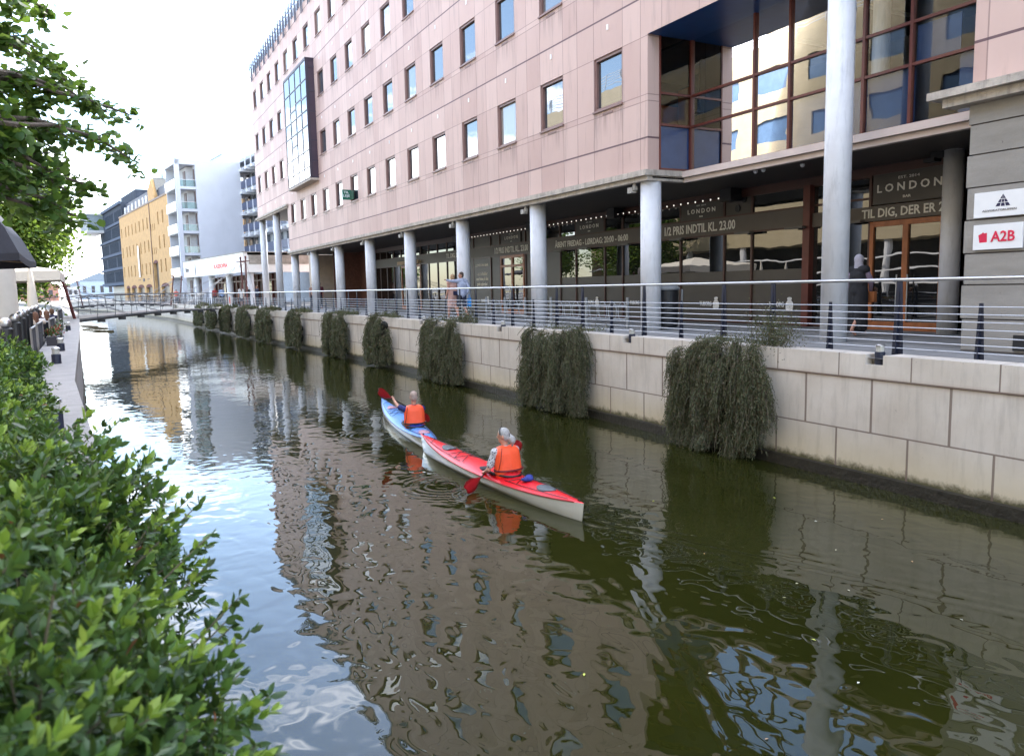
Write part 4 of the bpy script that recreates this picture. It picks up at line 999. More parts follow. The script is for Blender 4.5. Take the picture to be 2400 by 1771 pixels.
JW = sitk(wpos, rotW, gl_, gr_, head=(-.05, .02, .785), face=(-.75, .62, -.12), lean=-.03)
gd = Matrix.Rotation(-rotW, 3, 'Z') @ dW; JW['gripL'] = gd; JW['gripR'] = gd
def face_R(fd): pass
def vest(q, V, hd, fd, sd, up, R3):
    c0 = V['pel']+Vector((0, -.015, .13)); c1 = V['che']+Vector((0, -.015, .09))
    for s_ in (-.10, -.066, -.033, 0, .033, .066, .10): q.capsule(c0+Vector((s_, -.01*(1-abs(s_)*10), 0)), c1+Vector((s_*.95, -.01*(1-abs(s_)*10), .01)), .130, .126, 16)
    for s_ in (-1, 1): q.capsule(V['neck']+Vector((.09*s_, .0, -.02)), V['che']+Vector((.10*s_, 0, .02)), .052, .09, 12)
    q.ell(V['neck']+Vector((0, -.06, -.03)), (.10, .05, .05), 12, 8)
def belt(z, m):
    def f(e, Mx, V, hd, fd, sd, up):
        q = MB(Mx); c = V['pel']+Vector((0, -.01, z)); q.tube([c+Vector((.243*math.cos(a), -.02+.155*math.sin(a), .03)) for a in [2*PI*j/24 for j in range(25)]], .016, 6, caps=False)
        q.tube([c+Vector((.04, -.175, .03)), c+Vector((.10, -.18, -.05)), c+Vector((.0, -.18, -.07)), c+Vector((.04, -.175, .03))], .007, 5); q.tube([c+Vector((-.225, -.10, .03)), c+Vector((-.20, -.14, .20)), c+Vector((-.17, -.13, .40))], .006, 5)
        q.build('belt', m, e)
        if z > .135:
            q = MB(Mx); q.tube([hd+up*.045+fd*.035+sd*.086*math.cos(a)+up*.098*math.sin(a) for a in [PI*j/12 for j in range(13)]], .009, 6); q.tube([hd-fd*.10+up*.01+sd*.035*math.cos(a)+up*.03*math.sin(a) for a in [2*PI*j/10 for j in range(11)]], .008, 5, caps=False); q.build('hair_band', BLACK, e)
        # armhole piping and shoulder seams
        q = MB(Mx)
        for s_ in ('L', 'R'):
            sg = -1 if s_ == 'L' else 1; cen = V['sh'+s_]+Vector((-.035*sg, 0, -.05)); q.tube([cen+Vector((0, .085*math.cos(a), .115*math.sin(a)-.02)) for a in [2*PI*j/20 for j in range(21)]], .011, 6, caps=False)
        q.build('vest_piping', mat('red piping', (.55, .01, .02), .6), e)
    return f
def m_print():
    t = NT('grey patterned cloth'); v = t.new('ShaderNodeTexVoronoi', Scale=34); t.link(t.obj(), v.inputs[0])
    t.link(t.ramp(v.outputs['Distance'], (.25, (.03, .035, .06)), (.45, (.5, .5, .52))), t.b.inputs['Base Color']); t.b.inputs['Roughness'].default_value = .85; return t.m
MATS['black belt'] = mat('dark red belt', (.14, .008, .012), .6)
person('woman with grey ponytail paddling the red kayak, orange life vest over a patterned shirt', wpos, rotW, JW,
       [('shirt', m_print(), 'shirt'), ('life_vest', ORANGE, vest), ('trousers', cl('dark trousers', (.03, .03, .04)), 'trousers')], .0095, SKIN, (mat('silver grey hair', (.36, .355, .35), .7, var=.3, scale=45), 'pony'), True, extra=belt(.14, MATS['black belt']))
seatM = KP2(.325, 0); rotM = math.atan2(-KD2.x, KD2.y); mpos = Vector((seatM.x, seatM.y, WZ+.06))
pa2, pb2 = Vector((5.18, 16.02, -.95)), Vector((6.65, 16.81, -1.84))
dM = paddle('dark red bladed paddle of the man, left blade raised', pa2, pb2, 0, 0)
JM = sitk(mpos, rotM, pa2+dM*.50, pa2+dM*1.06, head=(0, .02, .80), face=(.05, 1, -.02)); gd = Matrix.Rotation(-rotM, 3, 'Z') @ dM; JM['gripL'] = gd; JM['gripR'] = gd
person('man with cropped grey hair paddling the blue kayak, orange life vest over a navy T-shirt', mpos, rotM, JM,
       [('shirt', cl('navy shirt', (.012, .018, .12)), 'shirt'), ('life_vest', ORANGE, vest), ('trousers', cl('dark trousers', (.03, .03, .04)), 'trousers')], .0095, SKIN, (mat('cropped grey hair', (.36, .27, .23), .8, var=.3, scale=80), 'short'), True, extra=belt(.13, BLACK))

# couple walking on the promenade
def cam_handbag(e, Mx, V, hd, fd, sd, up):
    q = MB(Mx); c = V['pel']+Vector((.02, -.17, .08)); q.box(c.x-.10, c.x+.10, c.y-.04, c.y+.04, c.z-.09, c.z+.07); q.build('shoulder_bag', cl('navy bag', (.015, .015, .05)), e, bevel=.02)
    q = MB(Mx); q.tube([c+Vector((.08, 0, .06)), V['che']+Vector((.12, -.12, .05)), V['shR']+Vector((-.03, 0, .07))], .008, 5); q.build('strap', BLACK, e)
person('woman in a pink sleeveless dress walking away with a dark shoulder bag', (11.78, 26.95, 0), math.radians(8), walk(face=(.3, 1, 0), elL=(-.26, -.06, 1.13), haL=(-.30, .0, .88)),
       [('dress', cl('pink dress', (.55, .33, .28)), 'dress'), ('shoes', cl('white shoes', (.5, .5, .5)), 'shoes')], .014, SKIN2, (mat('blond hair', (.35, .22, .12), .7, var=.3, scale=50), 'short'), extra=cam_handbag)
person('man in pale blue shirt and dark shorts, arm round the woman in pink', (12.06, 26.75, 0), math.radians(12), walk(face=(-.9, .4, 0), pel=(0, 0, .98), che=(0, 0, 1.33), neck=(0, 0, 1.52), head=(-.02, .0, 1.66), shL=(-.19, 0, 1.46), shR=(.19, 0, 1.46), elL=(-.42, .02, 1.46), haL=(-.66, .03, 1.50), elR=(.26, -.1, 1.2), haR=(.20, -.02, .98)),
       [('shirt', cl('pale blue shirt', (.42, .46, .60)), 'sweater'), ('shorts', cl('navy shorts', (.02, .025, .05)), 'shorts'), ('shoes', cl('dark shoes', (.04, .04, .04)), 'shoes')], .014, SKIN2, (mat('dark brown hair', (.06, .035, .025), .7), 'short'))
bagp = MB(); bagp.box(12.28, 12.32, 26.5, 26.78, .50, .82); bagp.tube([(12.30, 26.56, .82), (12.30, 26.64, .96), (12.30, 26.72, .82)], .008, 5)
solo(bagp, 'carrier_bag', cl('bright blue plastic', (.01, .25, .70)), 'bright blue carrier bag hanging beside the man in the pale blue shirt', 'bag')
def scarf(e, Mx, V, hd, fd, sd, up):
    q = MB(Mx); q.ell(hd+up*.035-fd*.015, (.092, .105, .115), 16, 10); q.capsule(hd-up*.02-fd*.02, V['neck'], .085, .10, 12); blob(q, 'head_scarf', cl('lilac grey scarf', (.42, .40, .46)), e, .012)
    q = MB(Mx); q.box(.12, .30, .12, .22, .72, .95); q.build('handbag', cl('tan handbag', (.30, .10, .03)), e, bevel=.02)
person('woman in pale headscarf and long black robe, half hidden behind the tall near column', (14.3, 11.25, 0), math.radians(-95), walk(elR=(.22, .12, 1.15), haR=(.14, .2, .98)),
       [('blouse', cl('mauve blouse', (.26, .20, .28)), 'sweater'), ('robe', cl('black robe', (.012, .012, .015)), 'robe')], .016, SKIN2, None, extra=scarf)
def hat(e, Mx, V, hd, fd, sd, up):
    q = MB(Mx); q.lathe((hd.x, hd.y, hd.z+.07), [(.15, 0), (.10, .01), (.09, .09), (.05, .10)], 14); q.build('hat', cl('straw hat', (.30, .26, .20)), e)
far_people = [
 ('man in a straw hat and dark red T-shirt standing by the hall entrance', (13.3, 52.8, 0), 2.6, stand(), [('shirt', cl('maroon shirt', (.10, .015, .03)), 'shirt'), ('trousers', cl('dark trousers', (.03, .03, .04)), 'trousers')], None, hat),
 ('person in a pale top behind the sixth column, dim in the arcade', (13.6, 56.0, 0), 2.9, stand(), [('shirt', cl('peach top', (.5, .32, .26)), 'shirt'), ('trousers', cl('dark trousers', (.03, .03, .04)), 'trousers')], 1, None),
 ('person in a navy jacket leaning on the railing beside the tall columns', (11.5, 66.0, 0), 1.9, stand(), [('jacket', cl('navy jacket', (.012, .015, .04)), 'sweater'), ('trousers', cl('dark trousers', (.03, .03, .04)), 'trousers')], 1, None),
 ('person in a black jacket with brown hair talking by the bridge masts', (11.4, 70.0, 0), 2.4, stand(), [('jacket', cl('black jacket', (.014, .012, .014)), 'sweater'), ('trousers', cl('dark trousers', (.03, .03, .04)), 'trousers')], 2, None),
 ('child in a white top and navy skirt at the end of the footbridge', (10.4, 67.0, 0), .4, stand(pel=(0, 0, .85), head=(0, .01, 1.42)), [('shirt', cl('white top', (.6, .6, .6)), 'shirt'), ('shorts', cl('navy shorts', (.02, .025, .05)), 'shorts')], 2, None),
 ('person in a light blue shirt walking past the white restaurant', (10.1, 76.0, 0), .2, walk(), [('shirt', cl('light blue shirt', (.25, .35, .55)), 'sweater'), ('trousers', cl('dark trousers', (.03, .03, .04)), 'trousers')], 1, None),
 ('person in a dark red top walking past the white restaurant', (10.0, 80.0, 0), 3.3, walk(), [('shirt', cl('red top', (.28, .04, .04)), 'shirt'), ('trousers', cl('dark trousers', (.03, .03, .04)), 'trousers')], 2, None),
 ('person in a coral top sitting low by the white balcony building', (8.3, 101.0, 0), 3.0, walk(), [('shirt', cl('coral top', (.6, .16, .12)), 'shirt'), ('trousers', cl('grey trousers', (.2, .2, .22)), 'trousers')], 2, None)]
HR = [None, (mat('brown hair', (.12, .06, .03), .7), 'short'), (mat('auburn hair', (.13, .06, .035), .8), 'long')]
for lab, pos, rot, J, c_, h, ex in far_people: person(lab, pos, rot, J, c_, .022, SKIN2, HR[h or 0], extra=ex)

# red and white banner on the railing
q = MB(); x = 9.0; q.box(x, x+.03, 62.6, 64.3, .12, 1.0); bn = solo(q, 'banner', mat('white banner cloth', (.55, .52, .50), .8), 'white banner with a red emblem hung on the railing by the tall columns', 'banner')
q = MB(); q.tube([(x-.012, 63.5, .62), (x-.002, 63.5, .62)], .30, 20); em = q.build('red_emblem', mat('banner red', (.55, .05, .03), .7), bn)
em.data.transform(Matrix.Translation(-bn.location)) if ORG[em.name].length < 1e-6 else None

# ------------------------------------------------------------------ buildings beyond
DN = 7
def Dang(P): return frame(P, -7)
D7 = Vector((math.sin(math.radians(-7)), math.cos(math.radians(-7)), 0)); N7 = Vector((D7.y, -D7.x, 0))
# yellow brick warehouse
P = (9.92, 137.04); M = Dang(P)
yb = empty('warehouse', (*P, 0), 'yellow brick warehouse with tall narrow arched windows and a gabled loft, beyond the white flats', 'building')
YEL = mat('yellow brick', (.50, .30, .125), .85, var=.14, scale=1.5, bump=.01, bscale=30)
ops = []
cols3 = [34.2, 31.0, 27.05, 23.4, 19.6, 15.9, 12.3]
for z0, z1 in ((12.4, 14.3), (8.5, 10.5), (4.7, 6.7)):
    for u in cols3+[39.0]: ops.append((u-.42, u+.42, z0, z1))
    for u in (3.0, -.6): ops.append((u-.42, u+.42, z0+.1, z1+.15))
for z0, z1 in ((11.8, 12.9), (7.9, 9.0)):
    for u in (9.2, 7.7, 6.2): ops.append((u-.25, u+.25, z0, z1))
ops.append((5.3, 9.1, .4, 6.4))
arch = [(34.1, 38), (26.6, 32.3), (19.0, 25.1), (11.7, 17.3), (-2.2, 4.0)]
for a, b in arch: ops.append((a, b, 0, 2.5))
q = MB(M); wall_open(q, -4.3, 40.8, 0, 16.6, ops, depth=.45)
q.face([(40.8, 0, 0), (40.8, 14, 0), (40.8, 14, 16.6), (40.8, 0, 16.6)]); q.face([(-4.3, 0, 0), (-4.3, 14, 0), (-4.3, 14, 16.6), (-4.3, 0, 16.6)]); q.face([(-4.3, 0, 16.6), (40.8, 0, 16.6), (40.8, 14, 16.6), (-4.3, 14, 16.6)])
q.prism([(9.9, -.02, 16.6), (4.5, -.02, 16.6), (4.5, -.02, 17.2), (6.6, -.02, 20.2), (9.9, -.02, 18.6)], (0, .5, 0))
q.build('wall', YEL, yb)
DW = mat('dark window recess', (.05, .045, .05), .3)
q = MB(M)
for o in ops:
    m_ = 1 if o[2] < .5 else 0  # arcade openings: dark red sheets built along with the windows
    q.face([(o[0], .4, o[2]), (o[1], .4, o[2]), (o[1], .4, o[3]), (o[0], .4, o[3])], m_)
build_each(q, 'window', [DW, mat('dark red arcade', (.10, .02, .015), .8)], yb)
q = MB(M)
for o in ops:                                   # arched heads: a filler with a curved underside
    a, b, zt = o[0], o[1], o[3]; r = (b-a)/2; h = min(r, .55) if o[2] > .5 else .55; c = (a+b)/2
    if o[2] < .5:
        z0 = zt; pts_ = [(a, -.003, z0-.02)]+[(c-r*math.cos(PI*i/8), -.003, z0+h*math.sin(PI*i/8)) for i in range(9)]
        q.prism([(p_[0], -.01, p_[2]) for p_ in pts_[1:]], (0, .006, 0))
q.build('arch_heads', mat('dark red arcade', (.10, .02, .015), .8), yb)
q = MB(M); q.box(4.1, 9.0, .5, 6, 18.1, 18.2); q.prism([(4.0, .4, 17.0), (4.0, .4, 17.15), (6.6, .4, 20.3), (6.6, .4, 20.15)], (0, 6, 0)); q.prism([(9.4, .4, 18.6), (9.4, .4, 18.75), (6.6, .4, 20.35), (6.6, .4, 20.2)], (0, 6, 0))
q.build('loft_roof', mat('standing seam metal', (.10, .10, .09), .6, 0, var=.4, scale=9), yb)
q = MB(M); q.box(-4.2, 4.4, .6, 8, 16.6, 18.4); q.box(10.2, 40.6, 1.2, 8, 16.61, 19.2); q.build('roof', mat('slate roof', (.05, .055, .08), .6), yb)
q = MB(M)
for u in (12, 15, 18, 21.5, 25, 29, 33, 37): q.box(u, u+1.5, .7, 2.4, 16.62, 18.4)
build_each(q, 'dormer', mat('pale dormer', (.42, .42, .44), .5), yb)
q = MB(M); q.tube([(14, 3, 19), (14, 3, 23)], .5, 10); q.tube([(10, 4, 16.6), (10, 4, 24.5)], .3, 8); build_each(q, 'flue', mat('steel flue', (.4, .45, .5), .3, .8), yb)
q = MB(M); q.box(20.9, 21.9, -.25, -.2, 4.4, 10.0); q.build('hanging_banner', WHITE, yb)
q = MB(M); q.box(9.45, 9.6, -.12, -.01, 0, 16.7); q.box(-4.3, 40.8, -.1, -.003, 16.45, 16.75); q.build('downpipe', mat('copper brown', (.16, .10, .07), .6), yb)
q = MB(M); q.box(18.0, 19.6, -.06, -.004, 3.55, 4.1)
for u in (13.5, 14.5, 22, 23.5): q.box(u, u+.9, -.05, -.004, 3.85, 3.95)
q.build('wall_marks', mat('dark lettering', (.06, .04, .04), .6), yb)
# pale roof block behind it
q = MB(Dang((10, 135))); q.box(-2, 20, 9, 20, 0, 23.2); q.box(-2, 20, 8.9, 20.1, 23.2, 23.4)
solo(q, 'office_block', mat('pale blue cladding', (.42, .50, .60), .5, var=.05), 'pale blue flat-roofed block rising behind the yellow brick warehouse', 'building')

# dark grey office block with overhanging glass box
P = (4.36, 185.5); M = Dang(P)
gy = empty('office_block', (*P, 0), 'dark grey glazed office block with an overhanging glass corner box, farthest on the right', 'building')
q = MB(M); q.box(-9, 22.5, 0, 16, 3.2, 19.7); q.box(-8, 10, 3, 15, 19.7, 22.5); q.build('wall', mat('slate blue cladding', (.06, .07, .09), .9, var=.2, scale=.8, spec=.08), gy)
q = MB(M)
for z in (3.3, 6.5, 9.5, 12.6, 15.7): q.box(-9, 23.4 if z < 15 else 12, -.28, -.01, z, z+.5)
q.box(-9.2, 23, -.4, 0, 19.3, 19.9); build_each(q, 'ledge', mat('grey blue ledge', (.10, .12, .16), .9, spec=.08), gy)
q = MB(M)
for fl in range(5):
    for i in range(20):
        if (i*7+fl*3) % 9: q.box(-8.2+1.5*i, -7.2+1.5*i, -.04, -.005, 4.1+3.07*fl, 6.1+3.07*fl)
build_each(q, 'window', mat('dark office window', (.03, .04, .055), .9, spec=.08), gy)
q = MB(M); q.box(16.5, 29, -3.2, -.01, 15.8, 19.3); q.build('glass_box', mat('pale glass box', (.20, .24, .26), .8, spec=.15), gy)
q = MB(M)
for u in range(17, 30, 2): q.box(u-.1, u+.1, -3.3, -3.2, 15.8, 19.3)
q.box(16.2, 29.3, -3.5, 0, 19.3, 19.7); q.box(16.2, 29.3, -3.5, 0, 15.3, 15.8); q.build('box_frame', mat('frame grey', (.5, .5, .5), .5), gy)
q = MB(M); q.box(-6, 20, 1.5, 12, 0, 3.2); q.build('ground_floor', mat('pale glass front', (.22, .27, .26), .4, var=.3, scale=3), gy)

# white flats with glass balconies
P = (9.62+D7.x*-4.8, 117.85+D7.y*-4.8); M = Dang(P)
wf = empty('apartment_building', (*P, 0), 'white apartment building with a blank end wall and a corner stack of glass balconies', 'building')
WS = mat('white render', (.50, .51, .545), .7, var=.04, scale=.6, dirt=.05); WD = mat('grey balcony wall', (.52, .52, .52), .8)  # balcony wall has one even grey
q = MB(M)
q.box(0, 7.2, 2.5, 8.4, 0, 18.9); q.box(0, .35, 0, 2.5, 18.2, 18.9); q.box(0, .5, -.05, .5, -.1, 18.9); q.box(.35, 6.6, -.05, 2.5, 18.2, 18.9); q.box(6.4, 6.6, .1, 2.5, 0, 18.2)
zs_ = [3.4, 6.3, 9.2, 12.1, 15.0]
for z in zs_: q.box(.02, 6.4, .02, 2.5, z, z+.35)
q.build('wall', WS, wf)
q = MB(M); q.box(1.6, 6.4, 1.7, 2.49, .1, 18.1); q.build('balcony_wall', WD, wf)
q = MB(M)
for z in zs_+[.4]: q.box(.4, .9, 2.40, 2.47, z+.4, z+2.7); q.box(2.0, 3.2, 1.6, 1.69, z+.4, z+2.6)
build_each(q, 'window', mat('brown balcony window', (.10, .05, .04), .3), wf)
GG = m_clear('balcony glass', 1.5, (.7, .82, .82))
q = MB(M)
for z in zs_: q.box(.5, 6.3, -.12, -.09, z+.2, z+1.25); q.box(.05, .08, .55, 2.4, z+.2, z+1.2)
build_each(q, 'balcony_glass', GG, wf)
q = MB(M)
for z in zs_:
    q.box(.5, 6.3, -.14, -.08, z+1.25, z+1.30); q.box(.5, 6.3, -.14, -.08, z+.1, z+.18)
    for u in np.arange(.5, 6.3, .7): q.box(u, u+.06, -.14, -.09, z-.05, z+1.25)
    q.box(.02, .1, .5, 2.5, z+1.2, z+1.25)
q.build('balcony_rail', STEEL, wf)
# balcony wing towards us
M2 = Dang((17.6-7.68*0, 122.75)); bw = empty('apartment_wing', (17.6, 118, 0), 'grey apartment wing with dark blue balcony fronts, between blank white wall and pink building', 'building')
q = MB(M2); q.box(-34, -3.6, 1.6, 9, 0, 19.6); q.box(-34, -3.6, .1, 1.6, 19.0, 19.4)
for z in (6.9, 9.9, 12.85, 15.75, 18.7):
    q.box(-34, -3.6, .02, 1.6, z-.75, z-.5)
q.build('wall', mat('grey render', (.40, .42, .45), .8, var=.1), bw)
q = MB(M2)
for z in (7.0, 9.95, 12.9, 15.8): q.box(-34, -3.7, -.12, -.06, z-.45, z+.55)
build_each(q, 'balcony_front', mat('navy balcony panel', (.05, .065, .12), .35, var=.2, scale=2), bw)
q = MB(M2)
for z in (7.0, 9.95, 12.9, 15.8, 18.8):
    for u in np.arange(-33, -3, 2.6): q.box(u, u+.9, -.3, 1.6, z-1.15, z-.76); q.box(u+.9, u+1.05, -.2, -.05, z-1.1, z+.55)
build_each(q, 'bracket', mat('white bracket', (.62, .63, .66), .6), bw)
q = MB(M2)
for z in (4.6, 7.5, 10.4, 13.3, 16.2):
    for u in np.arange(-33, -4, 2.6): q.box(u, u+1.1, 1.53, 1.59, z-.2, z+1.4)
build_each(q, 'window', mat('dark flat window', (.05, .06, .07), .2), bw)

# white single-storey restaurant
ra = math.degrees(math.atan2(8.73-11.42, 95.55-73.08)); P = (11.42, 73.08); M = frame(P, ra)
rb = empty('restaurant', (*P, 0), 'low white flat-roofed restaurant on round columns with red lettering on its fascia', 'building')
q = MB(M); q.box(-.9, 22.3, 0, .4, 2.98, 4.72); q.box(-.9, -.5, .4, 12, 2.98, 4.5); q.build('fascia', mat('white fascia', (.76, .76, .74), .6, var=.03), rb)
q = MB(M); q.box(-.5, 22.3, .4, 12, 4.2, 4.4); q.box(-1.0, 22.4, -.05, 12, 4.72, 4.78); q.box(-.95, -.91, .5, 12, 3.7, 4.5); q.build('roof', mat('stained concrete edge', (.28, .26, .23), .8, var=.3, scale=2), rb)
q = MB(M)
for u in (-.2, 6.5, 13.2, 19.6): q.lathe((u, .75, 0), [(.32, 0), (.32, 2.98)], 18)
build_each(q, 'column', WCOL, rb)
q = MB(M); q.box(-.4, 22, 3.4, 3.6, 0, 3.0); q.build('rear_wall', mat('warm dim interior', (.10, .06, .045), .7, var=.4, scale=.7), rb)
q = MB(M)
for u in np.arange(0, 22, 1.45): q.box(u, u+.12, 3.2, 3.38, 0, 2.9)
q.box(0, 22, 3.2, 3.38, 2.3, 2.4); q.build('glazing_bars', RED, rb)
q = MB(M)
for u in (1.6, 3.1, 7.5, 10.4, 14.7, 17.6): q.box(u, u+1.2, 3.3, 3.37, .3, 2.2)
build_each(q, 'window', m_glass('restaurant glass', (.3, .28, .25), 1.6), rb)
Md = Vector((M[0][0], M[1][0], 0)); pt0 = M @ Vector((9.1, -.012, 3.57))
text('KASSOPIA', pt0, -Md, UP, 5.0, .42, rb, mat('red letter', (.70, .06, .05), .5), bold=.04)
pt1 = M @ Vector((21.3, -.012, 3.55)); text('Bistro', pt1, -Md, UP, 1.6, .5, rb, mat('dark lettering', (.06, .04, .04), .6))
q = MB(M); q.ell((16.8, -.02, 3.65), (.28, .02, .42), 14, 8); q.box(16.72, 16.88, -.03, -.005, 3.1, 4.3); q.build('emblem', mat('grey emblem', (.2, .2, .22), .5), rb)

# ------------------------------------------------------------------ footbridges
MAST = mat('dark red mast', (.10, .022, .02), .4)
def bridge(A, B, label, arch=.16, wd=2.4, mast_h=4.0, lean=.8, masts=None):
    A, B = Vector(A), Vector(B); D = (B-A); L = D.length; D.normalize(); N = Vector((D.y, -D.x, 0)).normalized()*-1
    e = empty('footbridge', (A+B)/2, label, 'bridge', 'cable stayed footbridges')
    def P(t, w_, dz=0): return A+D*L*t+N*w_+Vector((0, 0, arch*4*t*(1-t)+dz))
    q = MB()
    for i in range(16):
        a, b = i/16, (i+1)/16; q.face([P(a, .1, 0), P(b, .1, 0), P(b, wd-.1, 0), P(a, wd-.1, 0)]); q.face([P(a, .1, -.06), P(b, .1, -.06), P(b, wd-.1, -.06), P(a, wd-.1, -.06)])
    q.build('deck', mat('timber deck', (.16, .13, .11), .8), e)
    q = MB()
    for w_ in (0, wd):
        q.tube([P(i/16, w_, -.10) for i in range(17)], .075, 6)
    for i in range(1, 10): q.box(*(lambda c: (c.x-.2, c.x+.2, c.y-.2, c.y+.2, c.z-.30, c.z-.14))(P(i/10, 0)))
    q.build('girder', BLACK, e)
    for w_ in (0, wd):
        q = MB(); q.tube([P(i/16, w_, 1.12) for i in range(17)], .03, 6)
        for z in (.3, .5, .7, .9): q.tube([P(i/16, w_, z) for i in range(17)], .008, 4)
        for i in range(13): q.tube([P(i/12, w_, -.1), P(i/12, w_+(.12 if w_ else -.12), 1.12)], .018, 5)
        q.build('guard_rail', mat('dark steel rail', (.07, .07, .075), .4, .6), e)
    for t, sg, w_, base, top in (masts or [(t, sg, w_, P(t, w_, -.1), P(t, w_, -.1)+D*sg*lean*.6+Vector((0, 0, mast_h))) for t, sg in ((0, -1), (1, 1)) for w_ in (-.25, wd+.25)]):
        if 1:
            base, top = Vector(base), Vector(top); q = MB()
            q.tube([base, top], [.085, .06], 8); q.ell(top+Vector((0, 0, .08)), (.09, .09, .12), 8, 6); q.tube([top-N*.35-Vector((0, 0, .25)), top+N*.35-Vector((0, 0, .25))], .04, 6); q.build('mast', MAST, e)
            q = MB()
            for tt in (.22, .42):
                t2 = tt if t == 0 else 1-tt; q.tube([top-Vector((0, 0, .3)), P(t2, 0 if w_ < 1 else wd, -.02)], .014, 4); q.tube([top-Vector((0, 0, .38)), P(t2+.015, 0 if w_ < 1 else wd, -.02)], .014, 4)
            q.tube([top-Vector((0, 0, .25)), base+D*sg*3+Vector((0, 0, .1))], .014, 4)
            q.build('cable', mat('dull cable steel', (.32, .32, .33), .6), e)
    return e
bridge((-1.0, 46.8, -.02), (9.9, 68.2, -.02), 'slender cable-stayed footbridge crossing the canal, the nearer bridge', wd=2.4, masts=[(0, -1, 0, (-1.12, 46.6, -.06), (-1.53, 46.5, 1.95)), (0, -1, 3, (-3.6, 48.2, -.06), (-4.4, 47.2, 2.25)), (1, 1, 0, (10.80, 68.4, 0), (10.72, 68.3, 3.98)), (1, 1, 3, (11.26, 69.6, 0), (11.30, 69.4, 4.1))])
bridge((-2.6, 101.2, -.02), (7.4, 97.0, .0), 'second cable-stayed footbridge farther up the canal, partly hidden by the first', arch=.3, wd=2.4, mast_h=3.2)
# floating timber booms by the left wall
for i, (a, b) in enumerate((((-1.6, 88), (.6, 84)), ((-1.8, 93), (-.2, 90)), ((-1.4, 80), (1.0, 77)))):
    q = MB(); q.tube([(a[0], a[1], WZ+.1), (b[0], b[1], WZ+.04)], .07, 8)
    solo(q, 'timber_boom', mat('old timber', (.07, .06, .04), .9, spec=.1), ['wooden boom floating by the left wall, middle one', 'wooden boom floating by the left wall, farthest one', 'wooden boom floating by the left wall, nearest and lowest'][i], 'boom', 'timber booms floating by the left wall')

# ------------------------------------------------------------------ cream building across the canal (seen mirrored in the glass)
M = Matrix(((0, -1, 0, -9.5), (1, 0, 0, 0), (0, 0, 1, 0), (0, 0, 0, 1)))
ob = empty('office_building', (-14, 20, 0), 'cream tiled building with blue windows, mirrored in the glass of the pink building', 'building')
def m_tile():
    t = NT('cream tiles'); x, y, z = t.sep(t.pos()); L = t.math('MAXIMUM', line_mask(t, z, (0,), .42, .035), line_mask(t, y, (0,), 1.3, .02))
    c = t.ramp(t.noise(t.pos(), 1.2, 5, .6), (.3, (.40, .33, .20)), (.7, (.46, .385, .25))); c = t.mix(t.math('MULTIPLY', L, .5), c, (.36, .30, .2)); t.link(c, t.b.inputs['Base Color']); return t.m
ops = []
for z in (6.6, 9.7, 12.7):
    y = -14.5
    while y < 60: ops.append((y, y+2.5, z, z+1.35)); y += 4.1
q = MB(M); wall_open(q, -20, 64, 3.7, 15.6, ops, depth=.15); q.face([(64, 0, 0), (64, 12, 0), (64, 12, 15.6), (64, 0, 15.6)]); q.face([(-20, 0, 15.6), (64, 0, 15.6), (64, 12, 15.6), (-20, 12, 15.6)]); q.face([(-20, 0, 3.7), (64, 0, 3.7), (64, 3, 3.7), (-20, 3, 3.7)]); q.face([(-20, 12, 0), (64, 12, 0), (64, 12, 15.6), (-20, 12, 15.6)]); q.face([(-20, 0, 0), (-20, 12, 0), (-20, 12, 15.6), (-20, 0, 15.6)])
q.box(-20, 40, 3.5, 12, 15.6, 19); q.build('wall', m_tile(), ob)
q = MB(M)
for a, b, c, d in ops: q.face([(a, .14, c), (b, .14, c), (b, .14, d), (a, .14, d)])
build_each(q, 'window', mat('blue window', (.10, .17, .28), .1), ob)
q = MB(M); q.box(-20, 64, 3, 3.2, 0, 3.7); q.build('ground_floor', mat('dark shopfront', (.03, .03, .035), .3), ob)
q = MB(M)
for z in (.9, 1.7, 2.6): q.box(-20, 64, -.4, -.3, z, z+.10)
for y in (-10, -4, 2, 8, 14, 20, 26, 32, 38, 44, 50, 56): q.lathe((y, .4, 0), [(.25, 0), (.25, 3.7)], 12)
q.build('awning_rails', WHITE, ob)
q = MB(M)
for z in (15.9, 16.1, 16.3, 16.5, 16.7): q.box(-20, 64, .1, .14, z, z+.04)
for y in np.arange(-20, 64, 2.0): q.box(y, y+.06, .08, .16, 15.6, 16.75)
q.build('roof_rail', STEEL, ob)

